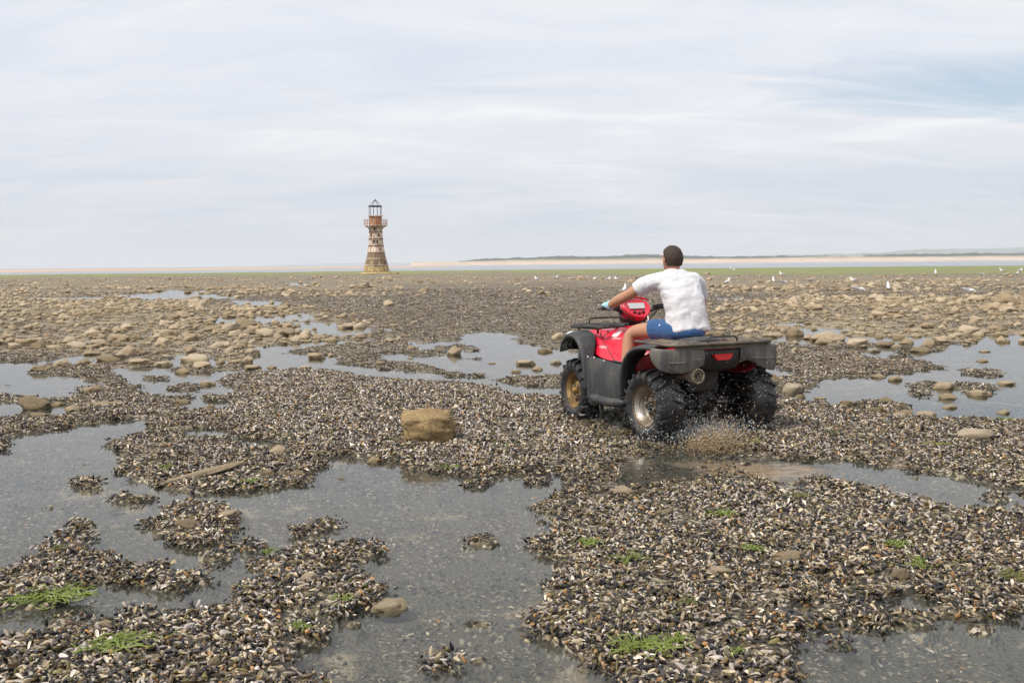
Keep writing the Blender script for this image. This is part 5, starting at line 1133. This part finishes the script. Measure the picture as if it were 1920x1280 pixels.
SH = {-1: [(-.165,-.26,1.405),(-.245,-.17,1.365),(-.345,-.02,1.265),(-.395,.13,1.195),(-.405,.255,1.150),(-.405,.300,1.143)], 1: [(.175,-.27,1.400),(.270,-.225,1.335),(.385,-.115,1.165),(.405,.07,1.140),(.405,.24,1.140),(.405,.300,1.143)]}
LG = {s: [(s*.085,-.40,.925),(s*.17,-.20,.925),(s*.285,.045,.885),(s*.335,.050,.70),(s*.375,.015,.52),(s*.395,-.005,.385)] for s in (-1, 1)}
b = MB()
torso(b, [(-.40,.86,.155,.115,0),(-.40,.98,.150,.105,0),(-.375,1.12,.150,.100,0),(-.335,1.26,.165,.105,0),(-.290,1.36,.155,.085,0),(-.26,1.42,.095,.060,0)])
limb(b, [(0,-.255,1.40),(0,-.225,1.47),(0,-.20,1.56)], [.075,.060,.058])
b.ell(HC, (.087,.100,.112)); b.ell(HC + Vector((0,.045,-.055)), (.056,.062,.062)); b.ell(HC + Vector((0,.098,-.022)), (.013,.020,.022)); b.ell(HC + Vector((0,.085,.018)), (.045,.014,.010)); b.ell(HC + Vector((0,.100,-.062)), (.022,.010,.008)); b.ell(HC + Vector((0,.088,-.098)), (.022,.02,.018))
for s in (-1, 1):
    b.ell(HC + Vector((s*.092,-.005,-.018)), (.010,.020,.032), rot=(.15,0,s*.35)); b.ell(HC + Vector((s*.097,-.014,.0)), (.006,.012,.016))
    limb(b, SH[s], [.054,.056,.053,.050,.036,.032])
    limb(b, LG[s], [.088,.082,.062,.058,.045,.038])
BODY = skinned(b, 'body', M_skin, .0075, 8)
for s in (-1, 1):
    e = MB(); e.ell(HC + Vector((s*.030,.086,.002)), (.011,.009,.008)); e.build('eye', M_decal, BODY)
# hair: short, down to the nape and round the ears
hb_ = MB(); hb_.ell((0,0,0), (1,1,1), 40, 30); vv = []
for v in hb_.v:
    d = Vector(v); line = -0.66 if d.y < -.25 else (-0.66 + (d.y + .25) * 2.7 if d.y < .15 else 0.42 + (d.y - .15) * 0.35)
    k = 1.0 if d.z > line else (0.80 if d.z < line - .12 else 0.88); n_ = 1 + .03 * mnoise.noise(d * 5) + .035 * mnoise.noise(d * 13)
    vv.append((HC.x + d.x * .099 * k * n_, HC.y - .006 + d.y * .110 * k * n_, HC.z + .006 + d.z * (.120 if d.z > 0 else .122) * k * n_))
hb_.v = vv; hb_.build('hair', M_hair, BODY)
# shirt
b = MB()
torso(b, [(-.415,.905,.205,.138,.02),(-.42,.93,.213,.150,.016),(-.415,.98,.206,.145,.0),(-.395,1.10,.196,.135,0),(-.350,1.24,.205,.138,0),(-.300,1.34,.222,.130,0),(-.272,1.395,.212,.115,0),(-.252,1.435,.165,.098,0),(-.242,1.468,.108,.082,0),(-.236,1.490,.076,.070,0)], sway=.03)
for s in (-1, 1):
    p = SH[s]; e = Vector(p[1]).lerp(Vector(p[2]), .64)
    limb(b, [(s*.08,-.29,1.375), Vector(p[0]) + Vector((0,0,-.025)), Vector(p[1]) + Vector((0,0,-.006)), e], [.085,.086,.080,.076])
shirt = skinned(b, 'shirt', M_shirt, .008, 14, BODY, (.013, .15))
wt_ = bpy.data.textures.new('shirt_creases', 'WOOD'); wt_.wood_type = 'BANDNOISE'; wt_.noise_scale = .10; wt_.turbulence = 9.0; wt_.noise_basis_2 = 'SIN'
x = shirt.modifiers.new('creases', 'DISPLACE'); x.texture = wt_; x.strength = .006; x.mid_level = .5; x.texture_coords = 'LOCAL'
# shorts
b = MB(); b.ell((0,-.415,.915), (.19,.165,.095), 20, 14)
for s in (-1, 1):
    p = LG[s]; e = Vector(p[1]).lerp(Vector(p[2]), .22); limb(b, [Vector(p[0]) + Vector((0,-.03,.0)), p[1], e], [.108,.106,.102])
skinned(b, 'shorts', M_short, .009, 5, BODY, (.010, .09))
b = MB(); b.tube([(-.215,-.32,.985),(-.225,-.30,.955),(-.20,-.27,.94)], .008, 6); b.build('drawstring', M_decal, BODY)
# shoes
for s in (-1, 1):
    b = MB(); limb(b, [(s*.395,-.045,.33),(s*.395,.06,.325),(s*.40,.17,.31)], [.045,.046,.036]); limb(b, [(s*.395,-.005,.41),(s*.395,-.005,.33)], [.046,.048]); b.box((s*.397,.06,.296),(.085,.27,.025)); skinned(b, 'shoe', M_shoe, .008, 4, BODY)
# gloved hands closed on the grips: palm behind the bar, four fingers over it, thumb below
for s in (-1, 1):
    b = MB(); g0 = Vector((s*.345,.369,1.116)); ax = Vector((s*.125,-.045,.004)).normalized(); fw = Vector((-ax.y*s, ax.x*s, 0)).normalized(); fw = fw if fw.y > 0 else -fw; up = Vector((0,0,1))
    w = Vector(SH[s][-1]); 
    def hp(t, f, u): return g0 + ax * t + fw * f + up * u
    limb(b, [SH[s][-2], w, hp(.052,-.035,.022), hp(.050,-.008,.030)], [.040,.038,.042,.036], squash=.85)
    b.ell(hp(.048,-.018,.030), (.052,.044,.028), rot=(.25,0,0))
    for k, (t, L) in enumerate(((.010,.95),(.032,1.05),(.054,1.0),(.076,.85))):
        limb(b, [hp(t+.002,-.012,.030), hp(t,.012*L,.036), hp(t,.031*L,.018), hp(t,.030*L,-.006), hp(t,.014*L,-.024)], [.0135,.0130,.0122,.0112,.0095], 4, 10)
    limb(b, [hp(.018,-.030,.012), hp(-.004,-.026,-.004), hp(-.016,-.008,-.022), hp(-.012,.014,-.026)], [.013,.0125,.0115,.009], 4, 10)
    skinned(b, 'glove', M_glove, .0045, 2, BODY)
    c_ = MB(); wv = Vector(SH[s][-2]); d = (w - wv).normalized(); c_.tube([wv - d*.022, wv + d*.016], [.047,.042], 16); c_.build('glove_cuff', M_glove, BODY)

# ------------------------------------------------------------------ spray thrown up by the wheels
def drops(name, mat, fn, n, label, seed):
    rr = random.Random(seed); v = []; f = []
    oc = [(1,0,0),(-1,0,0),(0,1,0),(0,-1,0),(0,0,1),(0,0,-1)]; of = [(0,2,4),(2,1,4),(1,3,4),(3,0,4),(2,0,5),(1,2,5),(3,1,5),(0,3,5)]
    for i in range(n):
        p, r, d = fn(rr); o = len(v); d = Vector(d)
        for q in oc:
            q = Vector(q) * r; q += d * (q.dot(d) / max(d.length, 1e-6)) * (d.length - 1) / max(d.length, 1e-6) if d.length > 1 else Vector()
            v.append(tuple(Vector(p) + q))
        f += [tuple(k + o for k in t) for t in of]
    ob = np_mesh(name, v, f, mat, True); ob.location = ATV_P; ob.rotation_euler = (0, 0, ATV_R); return kind(ob, 'stuff', label)
def dropm(name, c, r, al): a = NT(name); bb = a.bsdf(c, r, 0, None, 0.6); bb.inputs['Transmission Weight'].default_value = al; bb.inputs['IOR'].default_value = 1.33; return a.m
M_drop = dropm('water_drops', (0.85, 0.86, 0.86), 0.15, 0.35); M_mudd = dropm('muddy_drops', (0.40, 0.30, 0.19), 0.45, 0.0)
def rear_spray(rr):
    s = rr.choice((-1, 1, 1, -1, 0)); x = s * .5 + rr.gauss(0, .16); z = abs(rr.gauss(0, .30)); y = -.90 - abs(rr.gauss(0, .12)) + .15 * (z < .3); return (x, y, z + .01), rr.choice((.0016, .002, .0025, .0032, .0045)), (0, 0, 1)
def belly(rr):
    x = rr.gauss(-.05, .26); y = -.72 - abs(rr.gauss(0, .14)); z = abs(rr.gauss(0, .07)) + .005; return (x, y, z), rr.uniform(.002, .005), (rr.gauss(0, 1.4), rr.gauss(0, 1.4), 2.6)
def front(rr):
    x = -.60 + rr.gauss(0, .07); y = .25 + rr.gauss(0, .45); z = abs(rr.gauss(0, .14)); return (x, y, z), rr.choice((.0016, .002, .0028)), (0, 0, 1)
def arch(rr): return (-.60 + rr.gauss(0, .03), .80 + rr.gauss(0, .07), .70 + rr.gauss(0, .06)), rr.choice((.0015, .002, .003)), (0, 0, 1)
def mud(rr):
    a = rr.gauss(0, .42); L = abs(rr.gauss(0, 1)) ; x = -.34 + math.sin(a) * .22 * (L + .4) + rr.gauss(0, .035); z = .0 + math.cos(a) * .15 * L * rr.random(); y = -1.22 - .12 * L + rr.gauss(0, .09)
    return (x, y, max(.006, z)), rr.uniform(.0015, .0045), (math.sin(a) * 3.5, -1.2, math.cos(a) * 4.5)
drops('water_drops', M_drop, rear_spray, 2200, 'fine drops of water flung up behind the rear wheels', 1)
drops('water_splash', M_drop, belly, 3600, 'white splash of water between the rear wheels', 2)
drops('wheel_spray', M_drop, lambda rr: front(rr) if rr.random() < .75 else arch(rr), 520, 'drops of water along the side of the quad bike', 3)
drops('mud_splash', M_mudd, mud, 4200, 'brown muddy splash fanning out behind the left rear wheel', 4)

# ------------------------------------------------------------------ haze: the sea air that fades the far shore
hz = NT('sea_haze')
pv = hz.n('ShaderNodeVolumePrincipled', Density=1.4e-4, Anisotropy=0.0); hz.set(pv, 'Color', (0.82, 0.845, 0.885))
hz.t.links.new(pv.outputs[0], hz.out.inputs['Volume'])
hb = MB(); hb.box((0, 9800, 84), (34000, 20000, 172))
kind(hb.build('haze', hz.m, smooth=False), 'stuff', 'thin pale sea haze over the flats and the far shore')
